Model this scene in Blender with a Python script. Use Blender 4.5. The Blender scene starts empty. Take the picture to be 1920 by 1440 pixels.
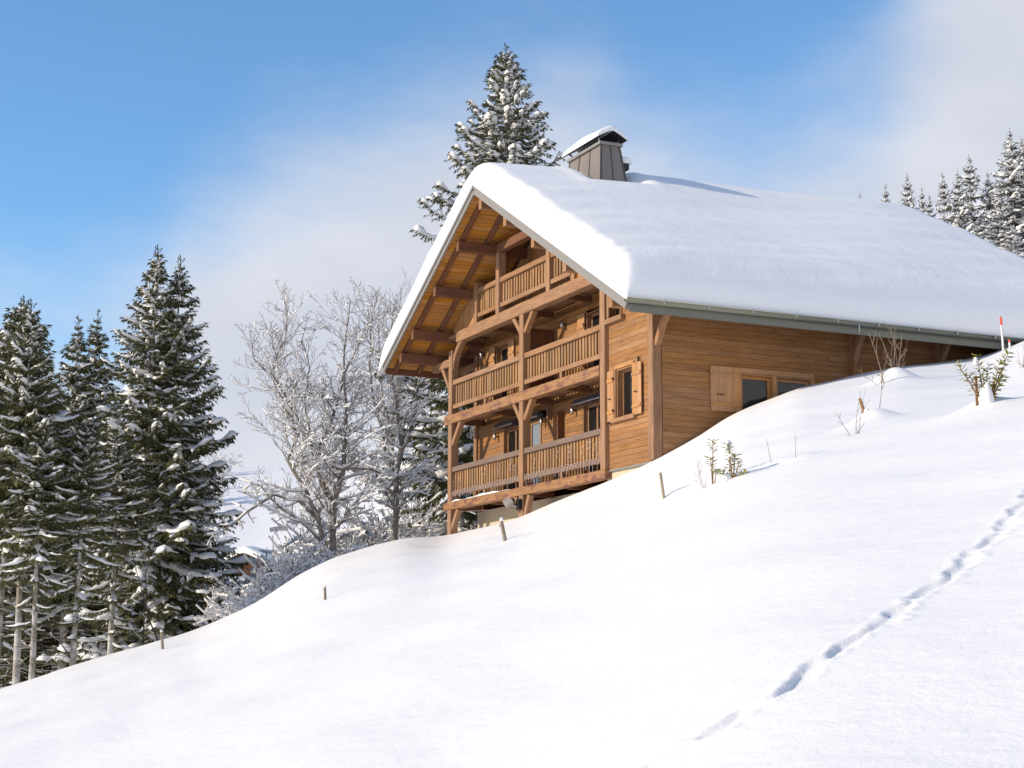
import bpy, math, random
import numpy as np
from mathutils import Matrix, Vector

# =====================================================================================
# camera, sky, sun, exposure.  Axes: x along the gable front, y along the ridge, z up (m)
# =====================================================================================
sc = bpy.context.scene
COL = sc.collection
CAM = np.array([45.863, -19.094, -4.598])
YAW, PITCH, ROLL = math.radians(-65.160), math.radians(9.407), math.radians(0.199)
FH = np.array([math.sin(YAW), math.cos(YAW)]); RH = np.array([math.cos(YAW), -math.sin(YAW)])
cam_d = bpy.data.cameras.new('camera'); cam = bpy.data.objects.new('camera', cam_d); COL.objects.link(cam)
F0 = Vector((FH[0], FH[1], 0)); R0 = Vector((RH[0], RH[1], 0)); U0 = Vector((0, 0, 1))
Fv = F0*math.cos(PITCH)+U0*math.sin(PITCH); Uv = U0*math.cos(PITCH)-F0*math.sin(PITCH)
Rv = R0*math.cos(ROLL)+Uv*math.sin(ROLL); Uv = Uv*math.cos(ROLL)-R0*math.sin(ROLL)
cam.matrix_world = Matrix(((Rv.x, Uv.x, -Fv.x, CAM[0]), (Rv.y, Uv.y, -Fv.y, CAM[1]), (Rv.z, Uv.z, -Fv.z, CAM[2]), (0, 0, 0, 1)))
cam_d.sensor_width = 36; cam_d.lens = 3093.7/1920*36; cam_d.clip_start = .1; cam_d.clip_end = 3000
sc.camera = cam
sc.render.resolution_x, sc.render.resolution_y = 1024, 768
sc.view_settings.view_transform = 'Standard'; sc.view_settings.look = 'None'
sc.view_settings.exposure = EXPOSURE = 0.06; sc.view_settings.gamma = 1; sc.view_settings.use_curve_mapping = False

SUN_EL = math.radians(21.0)
SUN_AZ = math.radians(180+8.5)            # bearing of the sun from +y towards +x (it stands in front of the gable)
SUN_STRENGTH, SKY_STRENGTH = 4.2, .13
to_sun = Vector((math.sin(SUN_AZ)*math.cos(SUN_EL), math.cos(SUN_AZ)*math.cos(SUN_EL), math.sin(SUN_EL)))
sl = bpy.data.lights.new('sun', 'SUN'); sl.energy = SUN_STRENGTH; sl.angle = math.radians(.53); sl.color = (1, .86, .68)
so = bpy.data.objects.new('sun', sl); COL.objects.link(so)
so.rotation_euler = to_sun.to_track_quat('Z', 'Y').to_euler(); so.location = (0, -30, 40)

class G:
    """small node-graph helper"""
    def __init__(s, tree): s.t = tree; s.n = tree.nodes; s.l = tree.links
    def node(s, kind, **kw):
        n = s.n.new(kind)
        for k, v in kw.items():
            if k.startswith('i_'): s.put(n.inputs[int(k[2:])], v)
            elif hasattr(n, k): setattr(n, k, v)
            else: s.put(n.inputs[k.replace('_', ' ')], v)
        return n
    def put(s, sock, v):
        if isinstance(v, bpy.types.NodeSocket): s.l.new(v, sock)
        else: sock.default_value = v
    def math(s, op, a, b=0.0, c=None):
        n = s.n.new('ShaderNodeMath'); n.operation = op; s.put(n.inputs[0], a); s.put(n.inputs[1], b)
        if c is not None: s.put(n.inputs[2], c)
        return n.outputs[0]
    def dot(s, a, v):
        n = s.n.new('ShaderNodeVectorMath'); n.operation = 'DOT_PRODUCT'; s.put(n.inputs[0], a); s.put(n.inputs[1], v); return n.outputs['Value']
    def mix(s, f, a, b, blend='MIX'):
        n = s.n.new('ShaderNodeMix'); n.data_type = 'RGBA'; n.blend_type = blend
        s.put(n.inputs[0], f); s.put(n.inputs[6], a); s.put(n.inputs[7], b); return n.outputs[2]
    def ramp(s, f, *stops):
        n = s.n.new('ShaderNodeValToRGB'); e = n.color_ramp.elements
        while len(e) < len(stops): e.new(.5)
        for x, (p, c) in zip(e, stops): x.position = p; x.color = c if len(c) == 4 else (*c, 1)
        s.put(n.inputs[0], f); return n.outputs[0]
    def smooth(s, x, lo, hi):
        n = s.n.new('ShaderNodeMapRange'); n.interpolation_type = 'SMOOTHSTEP'; s.put(n.inputs[0], x)
        s.put(n.inputs[1], lo); s.put(n.inputs[2], hi); return n.outputs[0]
    def noise(s, vec, scale, detail=3, rough=.5, out=0):
        n = s.n.new('ShaderNodeTexNoise'); s.put(n.inputs['Vector'], vec); n.inputs['Scale'].default_value = scale
        n.inputs['Detail'].default_value = detail; n.inputs['Roughness'].default_value = rough; return n.outputs[out]
    def scale(s, vec, v):
        n = s.n.new('ShaderNodeVectorMath'); n.operation = 'MULTIPLY'; s.put(n.inputs[0], vec); n.inputs[1].default_value = v; return n.outputs[0]
    def add(s, a, b):
        n = s.n.new('ShaderNodeVectorMath'); n.operation = 'ADD'; s.put(n.inputs[0], a); s.put(n.inputs[1], b); return n.outputs[0]

# world: clear physical sky, a soft bank of valley cloud round the horizon, added height out of view
W = bpy.data.worlds.new('World'); sc.world = W; W.use_nodes = True
W.node_tree.nodes.clear(); g = G(W.node_tree)
sky = g.node('ShaderNodeTexSky', sky_type='NISHITA', sun_disc=False, sun_elevation=SUN_EL, sun_rotation=SUN_AZ, altitude=1200.0)
sky.air_density = 1.0; sky.dust_density = .3; sky.ozone_density = 2.0
dirn = g.node('ShaderNodeTexCoord').outputs['Generated']
ahead = g.dot(dirn, (FH[0], FH[1], 0)); right = g.dot(dirn, (RH[0], RH[1], 0)); up = g.dot(dirn, (0, 0, 1))
bear = g.math('ARCTAN2', right, ahead)                                  # bearing, radians
fc = g.node('ShaderNodeFloatCurve'); cv = fc.mapping.curves[0]
#   bearing  -> height of the cloud bank (sine of its elevation), raised out of view to whiten the sky light
BANK = [(-3.2,.52),(-1.2,.50),(-.6,.36),(-.42,.25),(-.27,.225),(-.2,.275),(-.14,.32),(-.08,.345),(-.03,.362),(.03,.36),(.09,.335),(.15,.325),(.19,.34),(.225,.365),(.255,.41),(.285,.45),(.33,.48),(.5,.50),(1.2,.52),(3.2,.52)]
pts = [((b+3.2)/6.4, h) for b, h in BANK]
while len(cv.points) < len(pts): cv.points.new(.5, .5)
for p, (a, b) in zip(cv.points, pts): p.location = (a, b)
fc.mapping.update()
g.put(fc.inputs['Value'], g.math('MULTIPLY_ADD', bear, 1/6.4, .5)); g.put(fc.inputs['Factor'], 1.0)
wv = g.add(g.scale(dirn, (1, 1, 2.2)), (3.1, .7, 1.9))
n1 = g.noise(wv, 3.2, 4, .5); n2 = g.noise(wv, 11., 4, .55)
edge = g.math('ADD', g.math('MULTIPLY_ADD', n1, .15, -.075), g.math('MULTIPLY_ADD', n2, .075, -.0375))
depth = g.math('SUBTRACT', g.math('ADD', fc.outputs[0], edge), up)
mask = g.smooth(depth, -.045, .115)
n3 = g.noise(g.add(g.scale(dirn, (1, 1, 2.6)), (.4, 5.2, 1.1)), 5.5, 5, .55)
cloud = g.mix(g.smooth(n3, .3, .72), (4.75, 5.0, 5.7, 1), (5.6, 5.75, 6.25, 1))
skyc = g.mix(1.0, sky.outputs[0], (1.12, 1.49, 1.66, 1), 'MULTIPLY')
bg = g.node('ShaderNodeBackground', Color=g.mix(g.math('MULTIPLY', mask, .98), skyc, cloud), Strength=SKY_STRENGTH)
g.l.new(bg.outputs[0], g.node('ShaderNodeOutputWorld').inputs[0])

# =====================================================================================
# helpers
# =====================================================================================
WM = {}                                                        # world matrix of every object made here
def link(o, parent=None, M=None):
    M = M or Matrix.Identity(4); COL.objects.link(o); o.matrix_basis = M; WM[o.name] = M
    if parent is not None:
        o.parent = parent; o.matrix_parent_inverse = WM[parent.name].inverted()
    return o
def tag(o, label=None, cat=None, group=None, kind=None):
    if label: o['label'] = label
    if cat: o['category'] = cat
    if group: o['group'] = group
    if kind: o['kind'] = kind
    return o
def thing(name, label, cat, loc, group=None, rz=0):
    o = bpy.data.objects.new(name, None); o.empty_display_size = .3
    link(o, None, Matrix.Translation(Vector([float(c) for c in loc])) @ Matrix.Rotation(rz, 4, 'Z'))
    return tag(o, label, cat, group)
def mesh_arr(name, V, F, mat, smooth=False):
    """mesh from an (n,3) array and an (m,3) or (m,4) index array"""
    V = np.asarray(V, np.float32); F = np.asarray(F, np.int32); k = F.shape[1]
    me = bpy.data.meshes.new(name); me.vertices.add(len(V)); me.vertices.foreach_set('co', V.ravel())
    me.loops.add(F.size); me.loops.foreach_set('vertex_index', F.ravel())
    me.polygons.add(len(F)); me.polygons.foreach_set('loop_start', np.arange(0, F.size, k, dtype=np.int32))
    try: me.polygons.foreach_set('loop_total', np.full(len(F), k, np.int32))
    except Exception: pass
    me.polygons.foreach_set('use_smooth', np.full(len(F), bool(smooth)))
    me.update(calc_edges=True); me.validate()
    if mat: me.materials.append(mat)
    return me
class MB:
    """collects simple shapes into one mesh"""
    def __init__(s): s.v = []; s.f = []
    def add(s, v, f):
        o = len(s.v); s.v += [tuple(p) for p in v]; s.f += [tuple(i+o for i in q) for q in f]; return s
    def box(s, a, b):
        (x0, y0, z0), (x1, y1, z1) = a, b
        return s.add([(x0,y0,z0),(x1,y0,z0),(x1,y1,z0),(x0,y1,z0),(x0,y0,z1),(x1,y0,z1),(x1,y1,z1),(x0,y1,z1)],
            [(0,3,2,1),(4,5,6,7),(0,1,5,4),(1,2,6,5),(2,3,7,6),(3,0,4,7)])
    def prism(s, poly, a, b, axis):
        """poly of 2D points swept from a to b along axis ('x','y' or 'z')"""
        put = {'x': lambda p, t: (t, p[0], p[1]), 'y': lambda p, t: (p[0], t, p[1]), 'z': lambda p, t: (p[0], p[1], t)}[axis]
        n = len(poly)
        return s.add([put(p, a) for p in poly]+[put(p, b) for p in poly],
            [tuple(range(n)), tuple(range(2*n-1, n-1, -1))]+[(i, i+n, (i+1) % n+n, (i+1) % n) for i in range(n)])
    def tube(s, path, radii, k=6):
        path = [Vector(p) for p in path]; o = len(s.v); n = len(path)
        for i, p in enumerate(path):
            d = (path[min(i+1, n-1)]-path[max(i-1, 0)]).normalized()
            a = d.cross(Vector((0, 0, 1)) if abs(d.z) < .9 else Vector((1, 0, 0))).normalized(); b = d.cross(a)
            r = radii[i] if hasattr(radii, '__len__') else radii
            for j in range(k):
                t = 2*math.pi*j/k; s.v.append(tuple(p+a*(r*math.cos(t))+b*(r*math.sin(t))))
        for i in range(n-1):
            for j in range(k): s.f.append((o+i*k+j, o+i*k+(j+1) % k, o+(i+1)*k+(j+1) % k, o+(i+1)*k+j))
        s.f.append(tuple(o+j for j in range(k-1, -1, -1))); s.f.append(tuple(o+(n-1)*k+j for j in range(k)))
        return s
    def blob(s, c, r, seg=8, ring=5, seed=0, flat=0.):
        rn = random.Random(seed); o = len(s.v); ph = [rn.uniform(0, 6.28) for _ in range(4)]
        s.v.append((c[0], c[1], c[2]+r[2]))
        for i in range(1, ring):
            th = math.pi*i/ring
            for j in range(seg):
                t = 2*math.pi*j/seg; w = 1+.14*math.sin(2*t+ph[0]+2*th)+.1*math.sin(3*t+ph[1]-th)
                s.v.append((c[0]+r[0]*w*math.sin(th)*math.cos(t), c[1]+r[1]*w*math.sin(th)*math.sin(t), c[2]+r[2]*max(math.cos(th), -1+flat)*w))
        s.v.append((c[0], c[1], c[2]-r[2]*(1-flat))); e = len(s.v)-1
        for j in range(seg):
            s.f.append((o, o+1+j, o+1+(j+1) % seg)); s.f.append((e, o+1+(ring-2)*seg+(j+1) % seg, o+1+(ring-2)*seg+j))
        for i in range(ring-2):
            for j in range(seg): s.f.append((o+1+i*seg+j, o+1+(i+1)*seg+j, o+1+(i+1)*seg+(j+1) % seg, o+1+i*seg+(j+1) % seg))
        return s
    def mesh(s, name, mat, smooth=False):
        me = bpy.data.meshes.new(name); me.from_pydata(s.v, [], s.f); me.update()
        if smooth: me.polygons.foreach_set('use_smooth', np.ones(len(me.polygons), bool))
        if mat: me.materials.append(mat)
        return me
    def obj(s, name, mat, parent=None, smooth=False, M=None):
        return link(bpy.data.objects.new(name, s.mesh(name, mat, smooth)), parent, M)

CACHE = {}
def bar_mesh(L, w, h, mat, ch):
    """a timber lying along local x, centred, with chamfered edges"""
    key = (round(L, 3), round(w, 3), round(h, 3), mat.name, ch)
    if key in CACHE: return CACHE[key]
    m = MB()
    if ch <= 0: m.box((-L/2, -w/2, -h/2), (L/2, w/2, h/2))
    else:
        c = ch
        poly = [(-w/2+c, -h/2), (w/2-c, -h/2), (w/2, -h/2+c), (w/2, h/2-c), (w/2-c, h/2), (-w/2+c, h/2), (-w/2, h/2-c), (-w/2, -h/2+c)]
        m.prism(poly, -L/2, L/2, 'x')
    CACHE[key] = m.mesh('timber', mat); return CACHE[key]
def bar(name, p0, p1, w, h, mat, parent, ch=.008, up=(0, 0, 1)):
    """a timber from p0 to p1; w is its width across, h its depth towards 'up'"""
    p0, p1 = Vector(p0), Vector(p1); d = p1-p0; L = d.length; x = d/L
    y = Vector(up).cross(x)
    if y.length < 1e-4: y = Vector((0, 1, 0)).cross(x)
    y.normalize(); z = x.cross(y); c = (p0+p1)/2
    M = Matrix(((x.x, y.x, z.x, c.x), (x.y, y.y, z.y, c.y), (x.z, y.z, z.z, c.z), (0, 0, 0, 1)))
    return link(bpy.data.objects.new(name, bar_mesh(L, w, h, mat, ch)), parent, M)

# =====================================================================================
# materials
# =====================================================================================
def new_mat(name):
    m = bpy.data.materials.new(name); m.use_nodes = True; m.node_tree.nodes.clear(); g = G(m.node_tree)
    b = g.node('ShaderNodeBsdfPrincipled'); o = g.node('ShaderNodeOutputMaterial'); g.l.new(b.outputs[0], o.inputs[0])
    return m, g, b
def bump(g, b, h, strength, dist):
    n = g.node('ShaderNodeBump', Height=h, Strength=strength, Distance=dist); g.l.new(n.outputs[0], b.inputs['Normal'])
def wood(name, c0, c1, rough=.7, vary=.25, knots=.5, stain=None, sc_=1.0):
    """timber with grain along its own local x; every board its own tone"""
    m, g, b = new_mat(name)
    oi = g.node('ShaderNodeObjectInfo'); tc = g.node('ShaderNodeTexCoord').outputs['Object']
    rnd = oi.outputs['Random']
    off = g.node('ShaderNodeCombineXYZ', X=g.math('MULTIPLY', rnd, 37.), Y=g.math('MULTIPLY', rnd, 11.), Z=g.math('MULTIPLY', rnd, 23.)).outputs[0]
    v = g.add(tc, off)
    grain = g.noise(g.scale(v, (1.2*sc_, 26*sc_, 26*sc_)), 1.6, 5, .6)
    broad = g.noise(g.scale(v, (.9, 4, 4)), 1.3, 3, .5)
    f = g.math('ADD', g.math('MULTIPLY', grain, .65), g.math('MULTIPLY', broad, .35))
    col = g.mix(g.smooth(f, .3, .7), (*c0, 1), (*c1, 1))
    if knots:
        vo = g.node('ShaderNodeTexVoronoi', Vector=g.scale(v, (1.4, 5.5, 5.5)), Scale=1.2); kn = g.smooth(vo.outputs['Distance'], .16, .03)
        col = g.mix(g.math('MULTIPLY', kn, knots), col, (c0[0]*.38, c0[1]*.33, c0[2]*.3, 1))
    if stain:
        sn = g.smooth(g.noise(g.scale(v, (1.2, 1.7, 3.)), 1.9, 3, .6), .50, .60)
        col = g.mix(g.math('MULTIPLY', sn, stain[1]), col, (*stain[0], 1))
    hsv = g.node('ShaderNodeHueSaturation', Color=col, Value=g.math('MULTIPLY_ADD', rnd, vary, 1-vary/2))
    hsv.inputs['Hue'].default_value = .5; g.put(hsv.inputs['Saturation'], g.math('MULTIPLY_ADD', g.math('FRACT', g.math('MULTIPLY', rnd, 7.3)), .16, .92))
    g.l.new(hsv.outputs[0], b.inputs['Base Color'])
    g.put(b.inputs['Roughness'], g.math('MULTIPLY_ADD', grain, .25, rough-.12)); b.inputs['Specular IOR Level'].default_value = .25
    bump(g, b, grain, .35, .004); return m
M_TIMBER = wood('weathered larch timber', (.21, .110, .057), (.37, .215, .118), .7, .16, .35)
M_STAINED = wood('stained larch beam', (.22, .115, .056), (.38, .22, .115), .7, .08, .3, ((.165, .075, .070), .8))
M_SIDING = wood('larch siding board', (.215, .103, .041), (.36, .19, .083), .68, .24, .75)
M_BALUSTER = wood('rail slat wood', (.21, .11, .05), (.40, .235, .115), .7, .4, .3)
M_SOFFIT = wood('honey spruce soffit board', (.40, .17, .034), (.56, .265, .06), .6, .2, .6)
M_PURLIN = wood('dark stained purlin wood', (.12, .05, .026), (.20, .09, .045), .65, .15, .3)
M_SHUTTER = wood('pale shutter wood', (.36, .18, .075), (.50, .275, .125), .65, .2, .35)
M_GREYWOOD = wood('grey weathered rail wood', (.15, .105, .085), (.235, .165, .13), .75, .12, .2)
M_STAKE = wood('split grey post wood', (.17, .135, .10), (.36, .30, .22), .85, .3, .3)
M_DARKWOOD = wood('old dark hut wood', (.07, .03, .018), (.15, .065, .035), .8, .3, .3)

def snow_mat(name, col, fine=1., lumps=0.):
    m, g, b = new_mat(name)
    p = g.node('ShaderNodeNewGeometry').outputs['Position']
    a = g.noise(p, 38., 3, .6); c = g.noise(p, 7., 3, .55); d = g.noise(g.scale(p, (.6, 1.1, 1)), 1.1, 3, .5)
    b.inputs['Base Color'].default_value = (*col, 1); b.inputs['Roughness'].default_value = .62
    b.inputs['Specular IOR Level'].default_value = .25
    h = g.math('ADD', g.math('MULTIPLY', a, .012*fine), g.math('ADD', g.math('MULTIPLY', c, .03*fine), g.math('MULTIPLY', d, .10*(.5+lumps))))
    bump(g, b, h, .55, 1.0); return m
M_SNOW = snow_mat('settled snow', (.87, .865, .86), .5)
M_ROOFSNOW = snow_mat('roof snow', (.94, .94, .93), .55, .0)
M_TREESNOW = snow_mat('clinging snow', (.88, .88, .88), 1.2, .4)

def plain(name, c, rough=.5, metal=0., vary=.12, nscale=6., spec=.4, bmp=0.):
    m, g, b = new_mat(name)
    tc = g.node('ShaderNodeTexCoord').outputs['Object']; n = g.noise(tc, nscale, 4, .6)
    col = g.mix(n, (*[x*(1-vary) for x in c], 1), (*[min(1, x*(1+vary)) for x in c], 1)); g.l.new(col, b.inputs['Base Color'])
    g.put(b.inputs['Roughness'], g.math('MULTIPLY_ADD', n, .2, rough-.1)); b.inputs['Metallic'].default_value = metal
    b.inputs['Specular IOR Level'].default_value = spec
    if bmp: bump(g, b, g.noise(tc, nscale*5, 3), bmp, .01)
    return m
M_FLASH = plain('grey zinc flashing', (.25, .24, .225), .5, .15, .1, 2.)
M_GUTTER = plain('aged grey green gutter', (.17, .175, .145), .42, .4, .12, 3.)
M_GUTTERLIP = plain('pale zinc gutter lip', (.42, .43, .40), .4, .4, .1, 3.)
M_CHIMNEY = plain('brown grey sheet metal', (.21, .185, .165), .5, .1, .1, 2.5)
M_CHIMDARK = plain('black sheet metal', (.02, .02, .022), .6, 0, .2, 3.)
M_SEAM = plain('dark seam metal', (.10, .085, .075), .5, .2, .1)
M_STONE = plain('cream rendered basement wall', (.52, .46, .35), .9, 0, .1, 2.5, .2, .3)
M_ROLLER = plain('anthracite aluminium', (.09, .09, .105), .35, .5, .1)
M_STEEL = plain('brushed steel', (.55, .55, .55), .3, .9, .1)
M_IRON = plain('black iron', (.015, .014, .014), .5, .3, .2)
M_WIRE = plain('pale light string cable', (.42, .33, .31), .5, 0, .1)
M_BULB = plain('clear small bulb', (.85, .75, .6), .2, 0, .1)
M_ORANGE = plain('orange marker paint', (.75, .10, .03), .5, 0, .1)
M_WHITE = plain('white marker paint', (.72, .70, .70), .5, 0, .08)
M_FLOOD = plain('grey floodlight housing', (.33, .31, .28), .5, .2, .1)
M_ROOM = plain('dark room interior', (.05, .034, .026), .9, 0, .2)
M_CURTAIN = plain('pale net curtain', (.5, .5, .5), .9, 0, .1)
def glass(name, tint, rough=.03):
    m, g, b = new_mat(name); tc = g.node('ShaderNodeTexCoord').outputs['Object']
    b.inputs['Base Color'].default_value = (*tint, 1); b.inputs['Roughness'].default_value = rough; b.inputs['IOR'].default_value = 1.52
    b.inputs['Specular IOR Level'].default_value = .5
    bump(g, b, g.noise(tc, 1.5, 1), .06, .02); return m
M_GLASS = glass('dark window glass', (.012, .012, .013))
M_SKYGLASS = glass('glass tinted as reflected sky', (.20, .25, .31))  # reflection of the blue sky painted into the base colour
M_ICE = glass('clear ice', (.55, .6, .65), .08)

def leafy(name, c0, c1, scale=3.):
    m, g, b = new_mat(name); p = g.node('ShaderNodeNewGeometry').outputs['Position']
    n = g.noise(p, scale, 3, .6); n2 = g.noise(p, scale*9, 2)
    g.l.new(g.mix(g.smooth(g.math('ADD', g.math('MULTIPLY', n, .6), g.math('MULTIPLY', n2, .4)), .32, .68), (*c0, 1), (*c1, 1)), b.inputs['Base Color'])
    b.inputs['Roughness'].default_value = .65; b.inputs['Specular IOR Level'].default_value = .25
    return m
def dust(m, lo, hi, amt):
    """a dusting of snow on whatever faces up"""
    g = G(m.node_tree); b = next(n for n in m.node_tree.nodes if n.type == 'BSDF_PRINCIPLED'); src = b.inputs['Base Color'].links[0].from_socket
    nz = g.math('ABSOLUTE', g.dot(g.node('ShaderNodeNewGeometry').outputs['True Normal'], (0, 0, 1)))
    p = g.noise(g.node('ShaderNodeNewGeometry').outputs['Position'], 2.2, 3, .6)
    g.l.new(g.mix(g.math('MULTIPLY', g.math('MULTIPLY', g.smooth(nz, lo, hi), g.smooth(p, .40, .60)), amt), src, (.82, .83, .86, 1)), b.inputs['Base Color']); return m
M_NEEDLE = dust(leafy('dark spruce needles', (.040, .047, .021), (.15, .145, .052)), .8, .97, .35)
M_NEEDLE2 = dust(leafy('dusted spruce needles', (.035, .040, .030), (.10, .10, .08)), .6, .95, .8)
M_BARK = dust(leafy('grey spruce bark', (.12, .10, .075), (.36, .325, .26), 16.), -.1, .05, .45)
M_TWIG = leafy('grey brown bark', (.115, .094, .078), (.36, .32, .28), 4.)
M_TWIGPALE = leafy('pale brown twig', (.20, .14, .10), (.33, .26, .2), 6.)
M_LAUREL = leafy('olive evergreen leaves', (.10, .13, .025), (.44, .40, .08), 14.)
M_STEM = leafy('reddish stem', (.16, .07, .03), (.32, .18, .07), 9.)
EYE = 1.75
# slope seen from the viewing spot: bearing (deg), rise of the crest, distance of the crest, slope beyond it, far slope
CREST = np.array([
 (-30.0,-.086,46,-.10,.17),(-26,-.066,46,-.16,.17),(-22.0,-.045,46,-.2,.17),
 (-17.2,-.0205,46,-.22,.17),(-15.0,-.0068,46,-.22,.17),(-12.3,.0077,46.5,-.22,.17),(-10.6,.0158,47,-.22,.17),
 (-8.83,.0297,47,-.22,.17),(-7.37,.0475,47.5,-.22,.17),(-6.27,.0578,48,-.22,.17),(-4.81,.0662,48.6,-.2,.17),
 (-3.7,.0716,49.2,-.12,.18),(-2.31,.0716,49.5,-.03,.18),(-1.11,.0780,47.2,0.,.18),(.28,.0840,44.8,.0,.18),(1.67,.094,42.7,0.,.18),
 (3.22,.1042,40.3,.0,.18),(4.2,.1120,39.0,.0,.2),(5.18,.1209,38.4,0.,.22),(6.27,.1316,38.7,0.,.25),(7.74,.1478,39.2,0.,.28),
 (8.82,.1552,39.6,0.,.30),(9.9,.1642,40.0,0.,.32),(11.69,.1715,40.9,0.,.33),(13.46,.1785,41.8,0.,.33),(15.2,.1818,42.8,0.,.33),
 (16.1,.1833,43.4,0.,.33),(17.2,.1905,42.0,.02,.33),(20,.212,41.,.05,.33),(25,.245,41,.15,.33),(30,.27,42,.25,.33)])
BUMPS = []   # (x, y, radius, height) drifts and mounds
TRAIL = None
def _sp(t): return np.logaddexp(0, t)
def _tables():
    a = np.radians(np.concatenate([np.arange(-180, -34, 4), CREST[:,0], np.arange(35, 181, 4)]))
    pl = .12*np.cos(a) + .35*np.sin(a)
    n0 = len(np.arange(-180, -34, 4)); n1 = n0 + len(CREST)
    e = pl - EYE/60; D = np.full(len(a), 60.); m2 = pl.copy(); m3 = pl.copy()
    e[n0:n1] = CREST[:,1]*np.cos(a[n0:n1]); D[n0:n1] = CREST[:,2]/np.cos(a[n0:n1]); m2[n0:n1] = CREST[:,3]; m3[n0:n1] = CREST[:,4]
    fine = np.radians(np.arange(-180, 180.01, .1))
    def itp(v, sig):
        w = np.interp(fine, a, v) if len(v) == len(a) else v; k = np.exp(-.5*(np.arange(-150, 151)*.1/sig)**2); k /= k.sum()
        return np.convolve(np.pad(w, 150, mode='edge'), k, 'valid')
    e, D, m2, m3 = itp(e, .35), itp(D, .5), itp(m2, .6), itp(m3, 1.)
    m = e + EYE/D
    for it in range(4):                                  # the rounded crest reaches the wanted height
        r = D[:,None] + np.linspace(-6, 5, 111)[None,:]
        ms = itp(m, 4.5)
        z = _prof(r, m[:,None], D[:,None], m2[:,None], m3[:,None], ms[:,None])
        m += np.where(np.abs(fine) < .6, e - (z/r).max(1), 0)
    return fine, m, D, m2, m3, itp(m, 4.5)
def _prof(r, m, D, m2, m3, ms):
    w = .55; t = np.clip((r/D-.35)/.6, 0, 1); t = t*t*(3-2*t)
    z = -EYE + ms*r + (m-ms)*r*t - (m-m2)*w*_sp((r-D)/w)
    w3 = 5.; z = z + (m3-m2)*w3*(_sp((r-D-16)/w3))
    return z - m3*20*_sp((r-260)/20)
TAB = _tables()
def ground_polar(a, r):
    f, m, D, m2, m3, ms = TAB
    return _prof(r, np.interp(a, f, m), np.interp(a, f, D), np.interp(a, f, m2), np.interp(a, f, m3), np.interp(a, f, ms))
def ground_z(x, y, detail=True):
    """height of the snow surface in house coordinates"""
    x = np.asarray(x, float); y = np.asarray(y, float)
    dx, dy = x-CAM[0], y-CAM[1]
    X = dx*RH[0]+dy*RH[1]; Y = dx*FH[0]+dy*FH[1]
    r = np.hypot(X, Y); a = np.arctan2(X, Y)
    z = CAM[2] + ground_polar(a, r)
    z = z + .05*np.sin(X*.55+1.3*np.sin(Y*.23))*np.sin(Y*.31+.7)*np.clip(r/20, 0, 1) + .018*np.sin(X*1.7+Y*.6)*np.sin(Y*.9-X*.4)+.007*np.sin(X*4.1-Y*2.3+np.sin(X*1.3))*np.sin(Y*3.7+X*.9)
    for bx, by, br, bh in BUMPS:
        z = z + bh*np.exp(-((x-bx)**2+(y-by)**2)/br**2)
    return z
BUMPS += [(26.27,-4.15,.33,.17),(26.45,-4.5,.6,.05),(18.75,2.15,.42,.28),(29.05,-4.45,.30,.12),(29.3,-4.75,.7,.05),(27.5,-7.4,.35,.10),(26.7,-7.2,.5,.05),
  (25.0,-6.85,.25,.06),(15.5,-5.0,.3,.07),(27.45,-6.6,.2,.05),(28.0,-6.6,.2,.05)]
TRAIL = np.array([(39.2,-16.0),(39.13,-15.27),(39.09,-14.93),(39.0,-14.56),(38.84,-14.2),(38.58,-13.7),(38.3,-13.23),(37.91,-12.62),(37.4,-11.86),(36.98,-11.26),(36.36,-10.5),(35.3,-9.3),(34.2,-8.2)])
def trail_dz(x, y):
    """a line of deep footprints joined by a drag mark"""
    seg = np.diff(TRAIL, axis=0); L = np.hypot(*seg.T); S = np.concatenate([[0], np.cumsum(L)])
    best = np.full(x.shape, 9.); sarc = np.zeros(x.shape); side = np.zeros(x.shape)
    for i in range(len(seg)):
        u = seg[i]/L[i]; dx, dy = x-TRAIL[i, 0], y-TRAIL[i, 1]
        t = np.clip(dx*u[0]+dy*u[1], 0, L[i]); ex, ey = dx-t*u[0], dy-t*u[1]; d = np.hypot(ex, ey)
        b = d < best; best = np.where(b, d, best); sarc = np.where(b, S[i]+t, sarc); side = np.where(b, -ex*u[1]+ey*u[0], side)
    wob = .028*np.sin(sarc*5.1)+.02*np.sin(sarc*11.7+1)
    d = np.abs(side+wob)
    wdt = .04+.016*np.sin(sarc*7.3)+.014*np.sin(sarc*19.)
    dep = .021+.006*np.sin(sarc*3.3+.6)
    def cup(q): return 1/(1+np.exp(np.clip((q-1)*11, -30, 30)))
    z = -dep*cup(d/wdt)
    rn = random.Random(4); s = .2
    while s < S[-1]:
        ln = rn.uniform(.13, .25); wd = rn.uniform(.05, .08); off = rn.uniform(-.03, .03)
        q = np.sqrt(((sarc-s)/ln)**2+((side+wob+off)/wd)**2)
        z = np.minimum(z, -(.022+rn.random()*.016)*(1.2 if s < 2.2 else 1.)*cup(q))
        q2 = np.sqrt(((sarc-s-.09)/(ln+.10))**2+((side+wob+off)/(wd+.09))**2)
        z = z+.008*np.exp(-((q2-1)/.16)**2)
        s += rn.uniform(.46, .80)
    z = z+.006*np.exp(-((d-wdt-.05)/.035)**2)*(1+np.sin(sarc*31)*np.sin(sarc*13+d*40))
    return np.where(best < 1.0, z, 0)*np.clip((1.0-best)/.3, 0, 1)
def ground_full(x, y):
    z = ground_z(x, y); m = (np.hypot(x-37.6, y+12.6) < 7.5)
    if m.any(): z[m] += trail_dz(x[m], y[m])
    return z
def gz(x, y): return float(ground_z(np.array([float(x)]), np.array([float(y)]))[0])
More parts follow.
